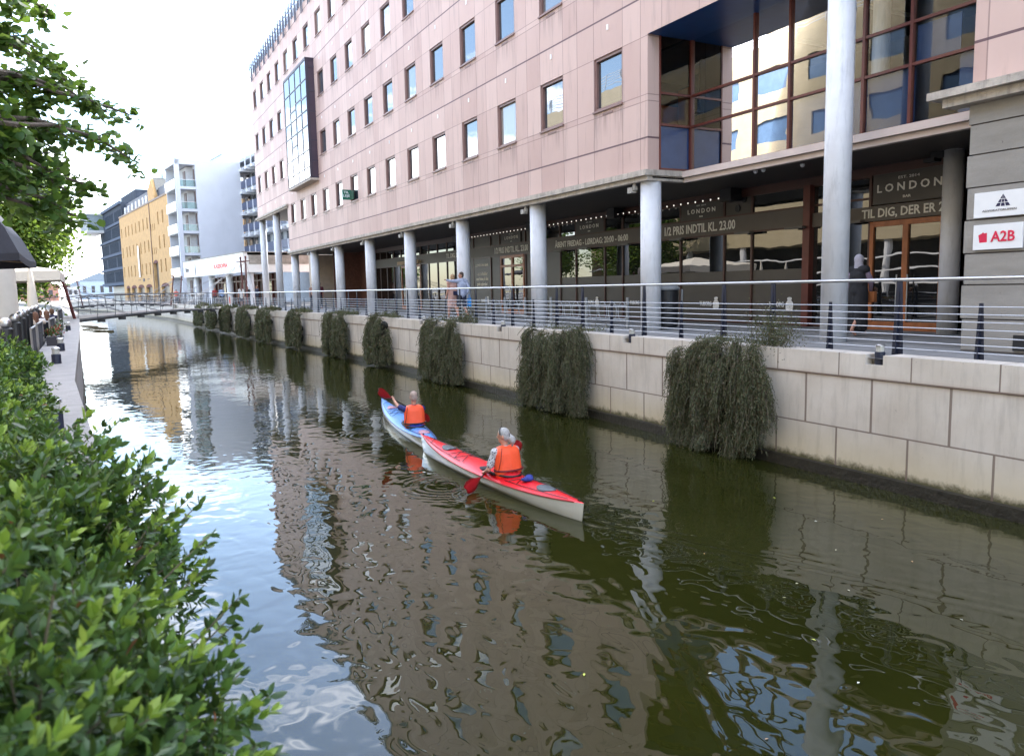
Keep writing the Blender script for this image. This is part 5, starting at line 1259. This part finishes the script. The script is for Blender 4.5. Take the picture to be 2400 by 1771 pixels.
# ------------------------------------------------------------------ left bank terrace
def parasol(label, c, half, z_edge, z_top, m, val=.22, steep=False, pole=True, closed=False, grp='parasols on the left bank'):
    e = empty('parasol', (c[0], c[1], 0), label, 'parasol', grp); cx_, cy_ = c
    q = MB()
    if closed:
        q.lathe((cx_, cy_, 0), [(.16, .95), (.20, 1.1), (.17, 1.6), (.12, 2.2), (.05, 2.75), (.01, 2.85)], 12)
        o = q.build('canopy', m, e, smooth=True)
    else:
        prof_ = [(0, z_top), (.45, z_edge+(z_top-z_edge)*(.93 if steep else .5)), (.75, z_edge+(z_top-z_edge)*(.82 if steep else .22)), (.9, z_edge+(z_top-z_edge)*(.42 if steep else .09)), (1, z_edge)]
        crn = [(1, 1), (1, -1), (-1, -1), (-1, 1)]; n = 6
        rings = []
        for f_, z in prof_[1:]:
            ring = []
            for k_ in range(4):
                a, b = crn[k_], crn[(k_+1) % 4]
                for j in range(n): t_ = j/n; sag = .04*math.sin(PI*t_)*f_; ring.append(q.V((cx_+half*f_*(a[0]+(b[0]-a[0])*t_), cy_+half*f_*(a[1]+(b[1]-a[1])*t_), z-sag+.0)))
            rings.append(ring)
        ring = [q.V((q.v[i_][0], q.v[i_][1], q.v[i_][2]-val)) for i_ in rings[-1]]; rings.append(ring); T_ = q.V((cx_, cy_, z_top)); m_ = len(ring)
        for j in range(m_): q.f.append([T_, rings[0][j], rings[0][(j+1) % m_]]); q.m.append(0)
        for A, Bq in zip(rings, rings[1:]):
            for j in range(m_): q.f.append([A[j], A[(j+1) % m_], Bq[(j+1) % m_], Bq[j]]); q.m.append(0)
        q.build('canopy', m, e)
        q = MB()
        for a in crn: q.tube([(cx_, cy_, z_edge+.1), (cx_+half*.96*a[0], cy_+half*.96*a[1], z_edge-.02)], .018, 5)
        for a in ((1, 0), (0, 1), (-1, 0), (0, -1)): q.tube([(cx_, cy_, z_edge-.25), (cx_+half*.5*a[0], cy_+half*.5*a[1], z_edge+.06)], .015, 5)
        q.build('rib', mat('timber rib', (.34, .24, .15), .6), e)
    if pole: q = MB(); q.tube([(cx_, cy_, -.5), (cx_, cy_, z_top-.1 if not closed else 2.7)], .035, 8); q.lathe((cx_, cy_, -.5), [(.35, 0), (.33, .06), (.05, .09)], 16); q.build('pole', mat('parasol pole', (.20, .18, .17), .5), e)
    return e
CANV = mat('cream canvas', (.66, .61, .53), .8, var=.05, scale=4, bump=.01, bscale=6); BCAN = mat('black canvas', (.012, .012, .02), .7, var=.2, bump=.01, bscale=8)
parasol('black parasol with a steep canopy overhanging the left edge terrace, nearest of all', (-3.0, 16.6), 1.95, 1.90, 2.95, BCAN, .12, True, pole=False)
q = MB(); q.tube([(-4.6, 16.8, 0), (-4.6, 16.8, 3.2), (-3.0, 16.6, 3.3), (-3.0, 16.6, 3.1)], .05, 8); solo(q, 'parasol_stand', BLACK, 'black side post carrying the near black parasol', 'stand')
parasol('large open cream parasol over the seated guests on the left terrace', (-4.3, 43.0), 2.9, 2.35, 3.0, CANV, .42)
parasol('small black parasol far along the left terrace beyond the cream one', (-3.4, 66), 1.5, 2.5, 2.9, BCAN, .12)
parasol('closed cream parasol on the left terrace, left one of the pair', (-2.75, 33.2), 0, 0, 0, CANV, closed=True).location.z -= .45
parasol('closed cream parasol on the left terrace, right one of the pair', (-2.2, 34.8), 0, 0, 0, CANV, closed=True).location.z -= .45
q = MB(); q.lathe((-1.98, 21.4, 0), [(.36, -.5), (.35, .3), (.34, 2.0), (.30, 2.3)], 20); solo(q, 'canvas_column', CANV, 'thick cream canvas-wrapped column at the left edge of the picture', 'column', smooth=True)
bz = empty('bollard', (-1.0, 9.7, 0), 'black bollard with a silver ball cap, nearest and lowest at the left edge', 'bollard', 'ball-capped bollards along the left terrace')
q = MB(); q.lathe((-1.0, 9.7, 0), [(.085, -.5), (.085, .78), (.06, .8)], 16); q.build('post', BLACK, bz)
q = MB(); q.ell((-1.0, 9.7, .86), (.075, .075, .075), 16, 10); q.build('ball', STEEL, bz, smooth=True)
bl_ = ['second nearest ball-capped bollard of the left terrace row', 'third nearest ball-capped bollard of the left terrace row', 'fourth nearest ball-capped bollard of the left terrace row', 'fifth nearest ball-capped bollard, in front of the dark screens', 'sixth nearest ball-capped bollard, in front of the dark screens', 'seventh nearest ball-capped bollard, close before the guests', 'farthest ball-capped bollard of the left terrace row']
for i, (x, y) in enumerate(((-1.12, 12.4), (-1.24, 15.2), (-1.38, 18.2), (-1.52, 21.2), (-1.64, 24.2), (-1.74, 27.2), (-1.82, 30.2))):
    c_ = copy_tree(bz); c_.location = (x, y, 0); c_['label'] = bl_[i]
def screen(x0, y0, x1, y1, h, label):
    q = MB(); D_ = Vector((x1-x0, y1-y0, 0)).normalized(); N_ = Vector((-D_.y, D_.x, 0))*.02
    e = empty('wind_screen', ((x0+x1)/2, (y0+y1)/2, 0), label, 'screen', 'dark screens along the left terrace')
    q.prism([(x0, y0, -.42), (x1, y1, -.42), (x1, y1, h), (x0, y0, h)], N_); q.build('panel', cl('dark screen cloth', (.012, .014, .022)), e)
    q = MB()
    for x, y in ((x0, y0), (x1, y1)): q.tube([(x, y, -.5), (x, y, h+.04)], .025, 6)
    q.tube([(x0, y0, h+.02), (x1, y1, h+.02)], .02, 6); q.build('frame', STEEL, e)
for a in ((-1.32, 19.6, -1.36, 21.6, .50, 'dark terrace screen by the canvas column, nearest screen'), (-1.36, 22.2, -1.38, 24.6, .52, 'dark terrace screen right of the canvas column, second screen'), (-1.25, 25.4, -1.22, 27.6, .55, 'dark terrace screen in front of the seated guests'), (-1.25, 31.0, -1.2, 33.0, .72, 'dark terrace screen near the bridge mast, farthest screen')): screen(*a)
def chair(x, y, rot, label):
    Mx = Matrix.Translation((x, y, -.5)) @ Matrix.Rotation(rot, 4, 'Z'); e = empty('terrace_chair', (x, y, -.5), label, 'chair', 'black terrace chairs')
    q = MB(Mx); q.box(-.24, .24, -.22, .24, .43, .47); q.build('seat', BLACK, e); q = MB(Mx); q.box(-.24, .24, -.26, -.22, .5, .92); q.build('backrest', cl('black woven back', (.015, .015, .02)), e)
    for sx in (-.22, .22):
        for sy in (-.22, .22): q = MB(Mx); q.tube([(sx, sy, 0), (sx, sy, .64 if sy > 0 else .92)], .016, 6); q.build('leg', BLACK, e)
guests = [(-1.85, 24.6, .6, (.30, .05, .04), 1, 'seated guest in a red top behind the screens'), (-1.62, 26.3, .4, (.55, .45, .35), 2, 'seated blond guest in a beige top behind the screens'), (-2.0, 27.4, 1.2, (.5, .5, .5), 1, 'seated guest in a pale grey top farther back'),
          (-1.45, 28.4, .2, (.62, .62, .62), 2, 'seated auburn guest in a white top nearest the water'), (-1.75, 30.4, 2.4, (.12, .05, .05), 1, 'seated guest in a dark maroon top facing the viewer'), (-1.5, 32.6, .0, (.03, .03, .06), 1, 'seated guest in a navy jacket beside the last screen'), (-1.82, 22.9, -.4, (.45, .25, .15), 2, 'seated guest in an orange brown top just right of the canvas column')]
for i, (x, y, r_, c_, h, lab) in enumerate(guests):
    person(lab, (x, y, -.5), r_, sit(), [('shirt', cl('guest shirt %d' % i, c_), 'shirt'), ('trousers', cl('dark trousers', (.03, .03, .04)), 'trousers')], .02, SKIN2, HR[h], group='guests seated on the left terrace')
    chair(x+.05*math.sin(r_), y-.02, r_, 'black terrace chair of the '+lab.split(' in a')[0].replace('seated ', '')+' in the '+lab.split(' in a')[1].split(' b')[0].split(' f')[0].split(' n')[0].split(' j')[0].strip(' n'))
def table(x, y, label):
    e = empty('terrace_table', (x, y, -.5), label, 'table', 'small terrace tables'); q = MB(); q.box(x-.4, x+.4, y-.4, y+.4, .22, .25); q.build('top', mat('grey table top', (.35, .35, .37), .3), e)
    q = MB(); q.tube([(x, y, -.5), (x, y, .22)], .035, 8); q.box(x-.25, x+.25, y-.25, y+.25, -.5, -.47); q.build('leg', BLACK, e)
table(-2.4, 25.6, 'square terrace table among the guests in red and beige'); table(-1.65, 29.4, 'square terrace table by the guest in white'); table(-1.6, 33.6, 'square terrace table at the far end, in front of the last screen')
for k, (x, y) in enumerate(((-1.05, 22.5), (-1.1, 25.3), (-1.2, 28.0), (-1.3, 31.5))):
    e = empty('planter', (x, y, 0), ['low planter with red flowers on the kerb, nearest', 'low planter with red flowers on the kerb, second', 'low planter with white flowers on the kerb, third', 'low planter with white flowers on the kerb, farthest'][k], 'planter', 'flower planters on the left kerb')
    q = MB(); q.box(x-.14, x+.14, y-.35, y+.35, 0, .22); q.build('box', mat('dark planter', (.04, .035, .04), .6), e)
    r = np.random.default_rng(k); C = np.array([x, y, .3])+r.normal(size=(160, 3))*np.array([.08, .2, .06]); V, F = leaf_quads(C, r.normal(size=(160, 3))+np.array([0, 0, .6]), .07, .6, r)
    np_mesh('flowers', V, F, m_leaf('flower leaf %d' % k, [(.05, .10, .02), (.04, .08, .02), (.45, .02, .05) if k < 2 else (.7, .7, .68)], .1), e)

# distant town beyond the bridges
for i, (x, y, w_, h, c_, lab) in enumerate(((-14, 250, 9, 6, (.42, .20, .14), 'distant low red-roofed house past the bridges'), (1, 300, 12, 9, (.35, .42, .50), 'distant pale blue building under the horizon'), (-28, 240, 10, 8, (.5, .45, .4), 'distant beige building behind the left trees'), (-6, 330, 8, 7, (.55, .55, .55), 'distant white building at the end of the canal'))):
    e = empty('distant_house', (x, y, 0), lab, 'building', 'distant houses'); q = MB(); q.box(x-w_/2, x+w_/2, y, y+8, 0, h*.7); q.build('wall', mat('distant wall %d' % i, c_, .8), e)
    q = MB(); q.prism([(x-w_/2-.3, y-.3, h*.7), (x+w_/2+.3, y-.3, h*.7), (x, y-.3, h)], (0, 8.6, 0)); q.build('roof', mat('distant roof %d' % i, (.25, .12, .09) if i in (0, 2) else (.2, .24, .28), .8), e)
    q = MB()
    for j in range(4): q.box(x-w_/2+.8+j*w_/4.6, x-w_/2+1.8+j*w_/4.6, y-.05, y-.005, h*.25, h*.5)
    build_each(q, 'window', DW, e)

# ------------------------------------------------------------------ trees
LIME = m_leaf('lime leaf', [(.035, .085, .025), (.05, .12, .025), (.085, .17, .03), (.065, .13, .05), (.12, .19, .04)], .5, .45)
LIME2 = m_leaf('bright lime leaf', [(.05, .11, .02), (.075, .15, .025), (.11, .19, .03), (.14, .20, .05)], .45, .45)
BARK = mat('grey brown bark', (.10, .08, .065), .9, var=.3, scale=8, bump=.03, bscale=18, streak=True)
def bez(p, q_, up, n, r, wob):
    pts_ = []; p, q_ = Vector(p), Vector(q_)
    for i in range(n+1):
        t_ = i/n; v = p.lerp(q_, t_)+Vector((0, 0, up*4*t_*(1-t_)))
        if 0 < i < n: v += Vector((r.uniform(-wob, wob), r.uniform(-wob, wob), r.uniform(-wob, wob)))
        pts_.append(v)
    return pts_
def tree(name, label, base, h, tips, leafm, leaf, per, spread, seed, group=None, r0=.16, fill=0, fillc=None, fillr=None):
    r = random.Random(seed); rn = np.random.default_rng(seed); e = empty(name, base, label, 'tree', group)
    tr = MB(); B_ = Vector(base); top = B_+Vector((r.uniform(-.3, .3), r.uniform(-.3, .3), h)); trunk = bez(B_, top, 0, 8, r, .06)
    tr.tube(trunk, [r0*(1-.75*i/8) for i in range(9)], 12); tr.build('trunk', BARK, e)
    lm = MB(); C, Dv = [], []
    for tp in tips:
        tp = Vector(tp); k_ = min(7, max(2, int(2+5*max(0, min(1, (tp.z-B_.z)/h-.25))))); a = trunk[k_]; L_ = (tp-a).length
        pts_ = bez(a, tp, .10*L_, 9, r, .03*L_**.5); rr = .022*L_**.6
        lm.tube(pts_, [rr*(1-.9*i/9)+.004 for i in range(10)], 6)
        for i in range(3, 10):
            for s_ in range(2):
                d = Vector((r.uniform(-1, 1), r.uniform(-1, 1), r.uniform(-.5, .35))).normalized(); l_ = spread*(1.15-i/12)*r.uniform(.5, 1); e2 = pts_[i]+d*l_
                lm.tube([pts_[i], pts_[i].lerp(e2, .5)+Vector((0, 0, .05*l_)), e2], [.008, .006, .003], 4)
                for t_ in np.linspace(.25, 1.05, max(2, int(per*l_/spread))):
                    c = pts_[i].lerp(e2, t_); C.append((c.x+r.gauss(0, leaf*.6), c.y+r.gauss(0, leaf*.6), c.z-leaf*.2+r.gauss(0, leaf*.5))); Dv.append((d.x*.6+r.gauss(0, .5), d.y*.6+r.gauss(0, .5), -.45+r.gauss(0, .35)))
            for t_ in range(max(1, per//3)):
                c = pts_[i]; C.append((c.x+r.gauss(0, leaf), c.y+r.gauss(0, leaf), c.z+r.gauss(0, leaf*.8))); Dv.append((r.gauss(0, 1), r.gauss(0, 1), -.4+r.gauss(0, .4)))
    lm.build('limbs', BARK, e)
    C, Dv = np.array(C), np.array(Dv)
    if fill:                                           # clumps through the crown volume
        nc = fill//45; cc = rn.normal(size=(nc, 3)); cc /= np.linalg.norm(cc, axis=1)[:, None]; cc *= (rn.random(nc)**.45)[:, None]
        cc = cc*np.array(fillr)*(1+.18*np.sin(5*cc[:, :1])+.12*rn.normal(size=(nc, 1)))+np.array(fillc); C2 = (cc[:, None]+rn.normal(size=(nc, 45, 3))*np.array([.34, .34, .2])*max(1, leaf/.12)).reshape(-1, 3)
        C = np.vstack([C, C2]); Dv = np.vstack([Dv, rn.normal(size=C2.shape)+np.array([0, 0, -.4])])
    n = len(C); D_ = Dv/np.linalg.norm(Dv, axis=1)[:, None]; S = np.cross(D_, rn.normal(size=(n, 3))*.5+np.array([0, 0, 1])); S /= np.linalg.norm(S, axis=1)[:, None]; N_ = np.cross(D_, S); s_ = (leaf*(.7+.6*rn.random(n)))[:, None]
    # heart-shaped leaf folded along its midrib
    def pt_(t_, w_, f_): return C+D_*s_*t_+S*s_*w_+N_*s_*f_
    V = np.stack([pt_(0, 0, 0), pt_(.28, .46, .12), pt_(.72, .34, .10), pt_(1.05, 0, -.06), pt_(.72, -.34, .10), pt_(.28, -.46, .12)], 1).reshape(-1, 3)
    b6 = np.arange(n)[:, None]*6; F = np.concatenate([b6+np.array([[0, 1, 2, 3]]), b6+np.array([[0, 3, 4, 5]])])
    np_mesh('crown', V, F, leafm, e); return e
def ray(x, y, d):
    v = Fv+Rv*((x-1200)/FPX)-Uv*((y-885.5)/FPX); return Vector((0, 0, CZ))+v*d
tips = [ray(*a) for a in ((300, 268, 8.6), (250, 262, 8.4), (305, 372, 8.2), (258, 352, 8.2), (215, 438, 8.0), (170, 458, 7.8), (172, 505, 8.0), (145, 520, 8.0), (75, 108, 7.6), (112, 22, 7.6), (55, 10, 7.4), (130, 165, 8.2), (178, 205, 8.4),
                          (205, 240, 8.2), (120, 300, 7.8), (190, 330, 8.1), (150, 400, 7.9), (80, 360, 7.5), (60, 250, 7.6), (40, 180, 7.4), (100, 440, 7.6), (60, 480, 7.6), (130, 350, 8.4), (20, 420, 7.4), (30, 330, 7.6), (10, 70, 7.2), (-80, 250, 7), (-120, 100, 7), (-60, 400, 7.2), (110, 480, 8.3), (90, 300, 8.2), (60, 420, 8.4))]
tree('lime_tree', 'lime tree whose long leafy boughs hang in from the upper left over the canal', (-2.6, 6.2, 0), 7.5, tips, LIME, .082, 36, .50, 5, 'trees on the left bank', r0=.15)
def crown_tips(c, r_, n, seed):
    r = random.Random(seed); o = []
    for i in range(n):
        a = r.uniform(0, 2*PI); b = r.uniform(-.75, 1.2); o.append((c[0]+r_[0]*math.cos(a)*math.cos(b)*.95, c[1]+r_[1]*math.sin(a)*math.cos(b)*.95, c[2]+r_[2]*math.sin(b)*.95))
    return o
tree('lime_tree', 'bright green lime tree behind the cream parasol on the left bank', (-5.0, 50, 0), 7.8, crown_tips((-4.6, 50, 5.6), (3.4, 3.4, 3.9), 34, 3), LIME2, .19, 7, 1.0, 8, 'trees on the left bank', r0=.2, fill=26000, fillc=(-4.3, 50, 5.3), fillr=(3.4, 3.3, 3.9))
tree('lime_tree', 'lime tree farther along the left bank, past the cream parasol', (-6.4, 66, 0), 6.4, crown_tips((-6.2, 66, 4.5), (2.8, 3, 2.8), 22, 4), LIME2, .2, 6, 1.0, 9, 'trees on the left bank', r0=.18, fill=9000, fillc=(-5.9, 66, 4.3), fillr=(2.8, 3, 2.6))
tree('lime_tree', 'hazy small tree in the distance at the end of the left bank', (-9.5, 120, 0), 5.2, crown_tips((-9.5, 120, 3.6), (3, 3, 2.2), 16, 6), LIME2, .35, 5, 1.2, 10, 'trees on the left bank', r0=.18, fill=2500, fillc=(-9.5, 120, 3.6), fillr=(3, 3, 2.1))
tree('lime_tree', 'lime tree standing behind the viewer, mirrored in the bar windows', (-3.4, 38.5, 0), 6.2, crown_tips((-3.6, 38.5, 4.7), (1.9, 2.2, 1.7), 16, 7), LIME, .16, 6, .7, 12, 'trees on the left bank', r0=.14, fill=2500, fillc=(-3.6, 38.5, 4.8), fillr=(1.8, 2.0, 1.5)) if False else None

# ------------------------------------------------------------------ clipped hedge in the foreground
BOX = m_leaf('box leaf', [(.014, .034, .010), (.026, .062, .014), (.045, .10, .018), (.07, .135, .022), (.036, .075, .028), (.055, .11, .035)], .18, .40, .4)
BOXY = m_leaf('young sunlit box leaf', [(.09, .17, .022), (.14, .23, .03), (.20, .29, .04), (.27, .36, .07), (.12, .20, .04)], .28, .42, .4)  # young tip growth, kept pale to imitate sunlit tips as well
BOXD = mat('dry box leaf', (.20, .07, .025), .7)
he = empty('hedge', (-.8, 3, 0), 'dense green box hedge spilling over the canal edge at the lower left', 'hedge')
def edge_x(y): return np.interp(y, [-.5, .3, .6, 1.0, 1.4, 1.8, 2.3, 3.0, 3.5, 5, 7.3], [-.14, -.09, -.045, .0, .015, -.02, -.14, -.26, -.32, -.40, -.50])
def bump_(y, x): return .055*np.sin(7*y+3*x)+.045*np.sin(14*y-19*x+1)+.04*np.sin(31*x+27*y)+.02*np.sin(55*y-47*x)
def hedge_patch(n, ya, yb, nl, L0, leaf, xmin, seed, deep, side_frac=.45, side_z=1.1):
    r = np.random.default_rng(seed); y = ya+(yb-ya)*r.random(n*2); g1 = np.sin(17*y+2*np.sin(9*y))*np.sin(31*y+r.random(n*2)*1.6)
    y = y[(g1 > -.45) | (r.random(n*2) < .4)][:n]; n = len(y); sd_ = r.random(n) < side_frac; ex = edge_x(y)
    t_ = r.random(n)**1.3; x = np.where(sd_, ex, ex-(ex-xmin)*t_); z = np.where(sd_, .80-side_z*r.random(n)**1.1, .82)
    # rounded shoulder
    ang = np.where(sd_, np.clip((z-.55)/.3, 0, 1)*.8, PI/2-np.clip(1-(ex-x)/.28, 0, 1)*.8); nrm = np.stack([np.cos(ang), r.normal(size=n)*.25, np.sin(ang)], 1)
    x = x-np.where(sd_, np.clip((z-.6)/.22, 0, 1)**2*.10, 0); z = z-np.where(~sd_, np.clip(1-(ex-x)/.22, 0, 1)**2*.10, 0)
    P_ = np.stack([x, y, z], 1); b_ = bump_(y, x+z); dp = deep*r.random(n)**1.7; P_ = P_+nrm*(b_-dp)[:, None]
    nc = max(1, n//16); ci = r.integers(0, nc, n); off = r.normal(size=(n, 3)); off /= np.linalg.norm(off, axis=1)[:, None]; flip = (off*nrm[ci]).sum(1) < -.15; off[flip] *= -1
    loose = r.random(n) < .3; R_c = (.045+.03*r.random(nc))[ci][:, None]
    P_ = np.where(loose[:, None], P_, P_[ci]-nrm[ci]*.03+off*R_c*(.5+.6*r.random(n)[:, None]))
    D_ = np.where(loose[:, None], nrm*.8+np.array([.1, 0, .6])+r.normal(size=(n, 3))*.4, off*1.0+nrm[ci]*.35+np.array([.05, 0, .35])+r.normal(size=(n, 3))*.18); D_ /= np.linalg.norm(D_, axis=1)[:, None]
    A_ = np.cross(D_, r.normal(size=(n, 3))); A_ /= np.linalg.norm(A_, axis=1)[:, None]; B_ = np.cross(D_, A_); Vs = []; MI = []; young = r.random(n) < .45
    for k_ in range(nl):
        f_ = (k_//2)/(nl/2); ph = (k_//2)*PI/2+(k_ % 2)*PI+r.normal(size=n)*.25
        out = A_*np.cos(ph)[:, None]+B_*np.sin(ph)[:, None]; c = P_+D_*(L0*f_)[..., None] if np.ndim(L0) else P_+D_*L0*f_
        ld = out*(1.0-.65*f_)+D_*(.35+.9*f_); ld /= np.linalg.norm(ld, axis=1)[:, None]; sz = (leaf*(1.05-.3*abs(f_-.4))*(.6+.8*r.random(n)))[:, None]
        S = np.cross(ld, D_+r.normal(size=(n, 3))*.12); S /= np.linalg.norm(S, axis=1)[:, None]; N_ = np.cross(S, ld)
        g_ = lambda t, w_, u: c+ld*sz*t+S*sz*w_+N_*sz*u
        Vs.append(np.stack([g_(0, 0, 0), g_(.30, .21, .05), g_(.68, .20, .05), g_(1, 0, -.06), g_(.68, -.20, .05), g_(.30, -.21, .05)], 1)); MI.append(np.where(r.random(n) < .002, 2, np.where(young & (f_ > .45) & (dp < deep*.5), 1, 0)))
    V = np.concatenate(Vs).reshape(-1, 3); m_ = len(V)//6; b6 = np.arange(m_)[:, None]*6
    F = np.concatenate([b6+np.array([[0, 1, 2, 3]]), b6+np.array([[0, 3, 4, 5]])]); ST = (P_, D_); mi_ = np.concatenate(MI); mi_ = np.concatenate([mi_, mi_])
    return V, F, ST, mi_
Vs, Fs, MIs, o_ = [], [], [], 0
stm = MB()
for a in ((7600, .35, 1.9, 14, .056, .0225, -.7, 1, .25), (6400, 1.9, 3.6, 12, .055, .023, -1.0, 2, .22, .4, .9), (7000, 3.6, 6.9, 8, .055, .029, -1.3, 3, .14, .35, .8)):
    V, F, ST, mi_ = hedge_patch(*a); MIs.append(mi_); Vs.append(V); Fs.append(F+o_); o_ += len(V)
    for j in range(0, len(ST[0]), 5 if a[1] < 1 else 14): p_, d_ = Vector(ST[0][j]), Vector(ST[1][j]); stm.tube([p_-d_*.14, p_+d_*.03], [.0022, .0012], 4)
# longer shoots that break the outline over the water
r = random.Random(21)
SP = [ray(290, 978, 2.1), ray(250, 990, 2.0), ray(330, 1052, 1.9), ray(360, 1075, 1.75), ray(395, 1090, 1.7), ray(465, 1182, 1.45), ray(440, 1170, 1.5), ray(490, 1255, 1.35), ray(480, 1330, 1.3), ray(560, 1400, 1.2), ray(545, 1440, 1.2), ray(585, 1480, 1.15), ray(540, 1470, 1.2), ray(630, 1632, 1.05), ray(600, 1640, 1.05), ray(560, 1580, 1.1), ray(520, 1700, 1.0), ray(480, 1745, 1.0), ray(600, 1745, .95), ray(210, 968, 2.3)]
P0 = []; D0 = []
for tp in SP:
    b = tp+Vector((-.12, .0, -.10)); stm.tube([b, tp], [.0022, .001], 4)
    for t_ in np.linspace(.2, 1.0, 9): P0.append(b.lerp(tp, float(t_))); D0.append((tp-b).normalized())
P0 = np.array([tuple(p) for p in P0]); D0 = np.array([tuple(p) for p in D0]); rn = np.random.default_rng(5)
for k_ in range(3):
    n = len(P0); ld = D0*.9+rn.normal(size=(n, 3))*.7; ld /= np.linalg.norm(ld, axis=1)[:, None]; sz = (.022*(.8+.4*rn.random(n)))[:, None]; S = np.cross(ld, rn.normal(size=(n, 3))); S /= np.linalg.norm(S, axis=1)[:, None]; N_ = np.cross(S, ld)
    g_ = lambda t, w_, u: P0+ld*sz*t+S*sz*w_+N_*sz*u
    V = np.stack([g_(0, 0, 0), g_(.30, .21, .05), g_(.68, .20, .05), g_(1, 0, -.06), g_(.68, -.20, .05), g_(.30, -.21, .05)], 1).reshape(-1, 3); m_ = len(V)//6; b6 = np.arange(m_)[:, None]*6
    Vs.append(V); Fs.append(np.concatenate([b6+np.array([[0, 1, 2, 3]]), b6+np.array([[0, 3, 4, 5]])])+o_); o_ += len(V); MIs.append(np.concatenate([np.arange(m_) % 3 == 0]*2).astype(int))
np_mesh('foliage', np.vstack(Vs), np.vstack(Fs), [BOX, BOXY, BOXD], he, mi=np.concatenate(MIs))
stm.build('stems', mat('green brown stem', (.10, .085, .05), .7), he)
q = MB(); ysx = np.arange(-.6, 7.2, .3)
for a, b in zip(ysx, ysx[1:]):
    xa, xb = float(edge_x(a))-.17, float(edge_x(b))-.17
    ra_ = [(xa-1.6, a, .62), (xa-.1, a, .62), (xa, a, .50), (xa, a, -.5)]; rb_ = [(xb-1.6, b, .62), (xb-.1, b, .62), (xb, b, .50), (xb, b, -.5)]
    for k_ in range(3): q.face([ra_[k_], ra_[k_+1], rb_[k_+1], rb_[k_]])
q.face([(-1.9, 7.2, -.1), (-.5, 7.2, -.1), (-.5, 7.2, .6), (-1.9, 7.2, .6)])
q.build('shade_core', mat('hedge shade core', (.012, .012, .008), .95, var=.4, scale=30), he)  # opaque shell that blocks the view through, hedge shade painted near black

# ------------------------------------------------------------------ small things floating on the water
fl = [(6.3, 5.6), (6.6, 5.2), (5.9, 5.4), (7.5, 6.1), (8.2, 7.0), (5.1, 3.9), (6.9, 4.2), (4.2, 4.6), (3.3, 5.1), (8.6, 8.1), (7.0, 8.9), (5.4, 4.6), (3.9, 3.7), (7.9, 5.4), (9.0, 6.6), (6.1, 6.8)]
q0 = None
fwords = ['pale', 'small pale', 'yellow green', 'white', 'tiny white', 'curled yellow', 'thin pale', 'brownish']
for i, (x, y) in enumerate(fl):
    if i % 4 == 0 or q0 is None:
        s_ = .018+.012*random.random(); q = MB(); q.face([(-s_, 0, .004), (0, s_*.45, .010), (s_, 0, .004), (0, -s_*.45, .007)])
        q0 = q.build('floating_leaf', mat('floating leaf %d' % (i//4), [(.55, .5, .35), (.6, .6, .55), (.45, .5, .08), (.5, .3, .15)][i//4], .6)); o = q0
    else: o = q0.copy(); col.objects.link(o)
    o.location = (x, y, WZ); o.rotation_euler.z = i*1.3
    tag(o, 'tiny %s fallen leaf floating on the dark water' % ['straw pale', 'white', 'yellow green', 'brownish'][i//4], 'leaf', 'fallen leaves floating on the canal, %s' % ['straw pale', 'white', 'yellow green', 'brownish'][i//4])
scn.cycles.max_bounces = 8; scn.cycles.transparent_max_bounces = 12; scn.cycles.caustics_reflective = False; scn.cycles.caustics_refractive = False
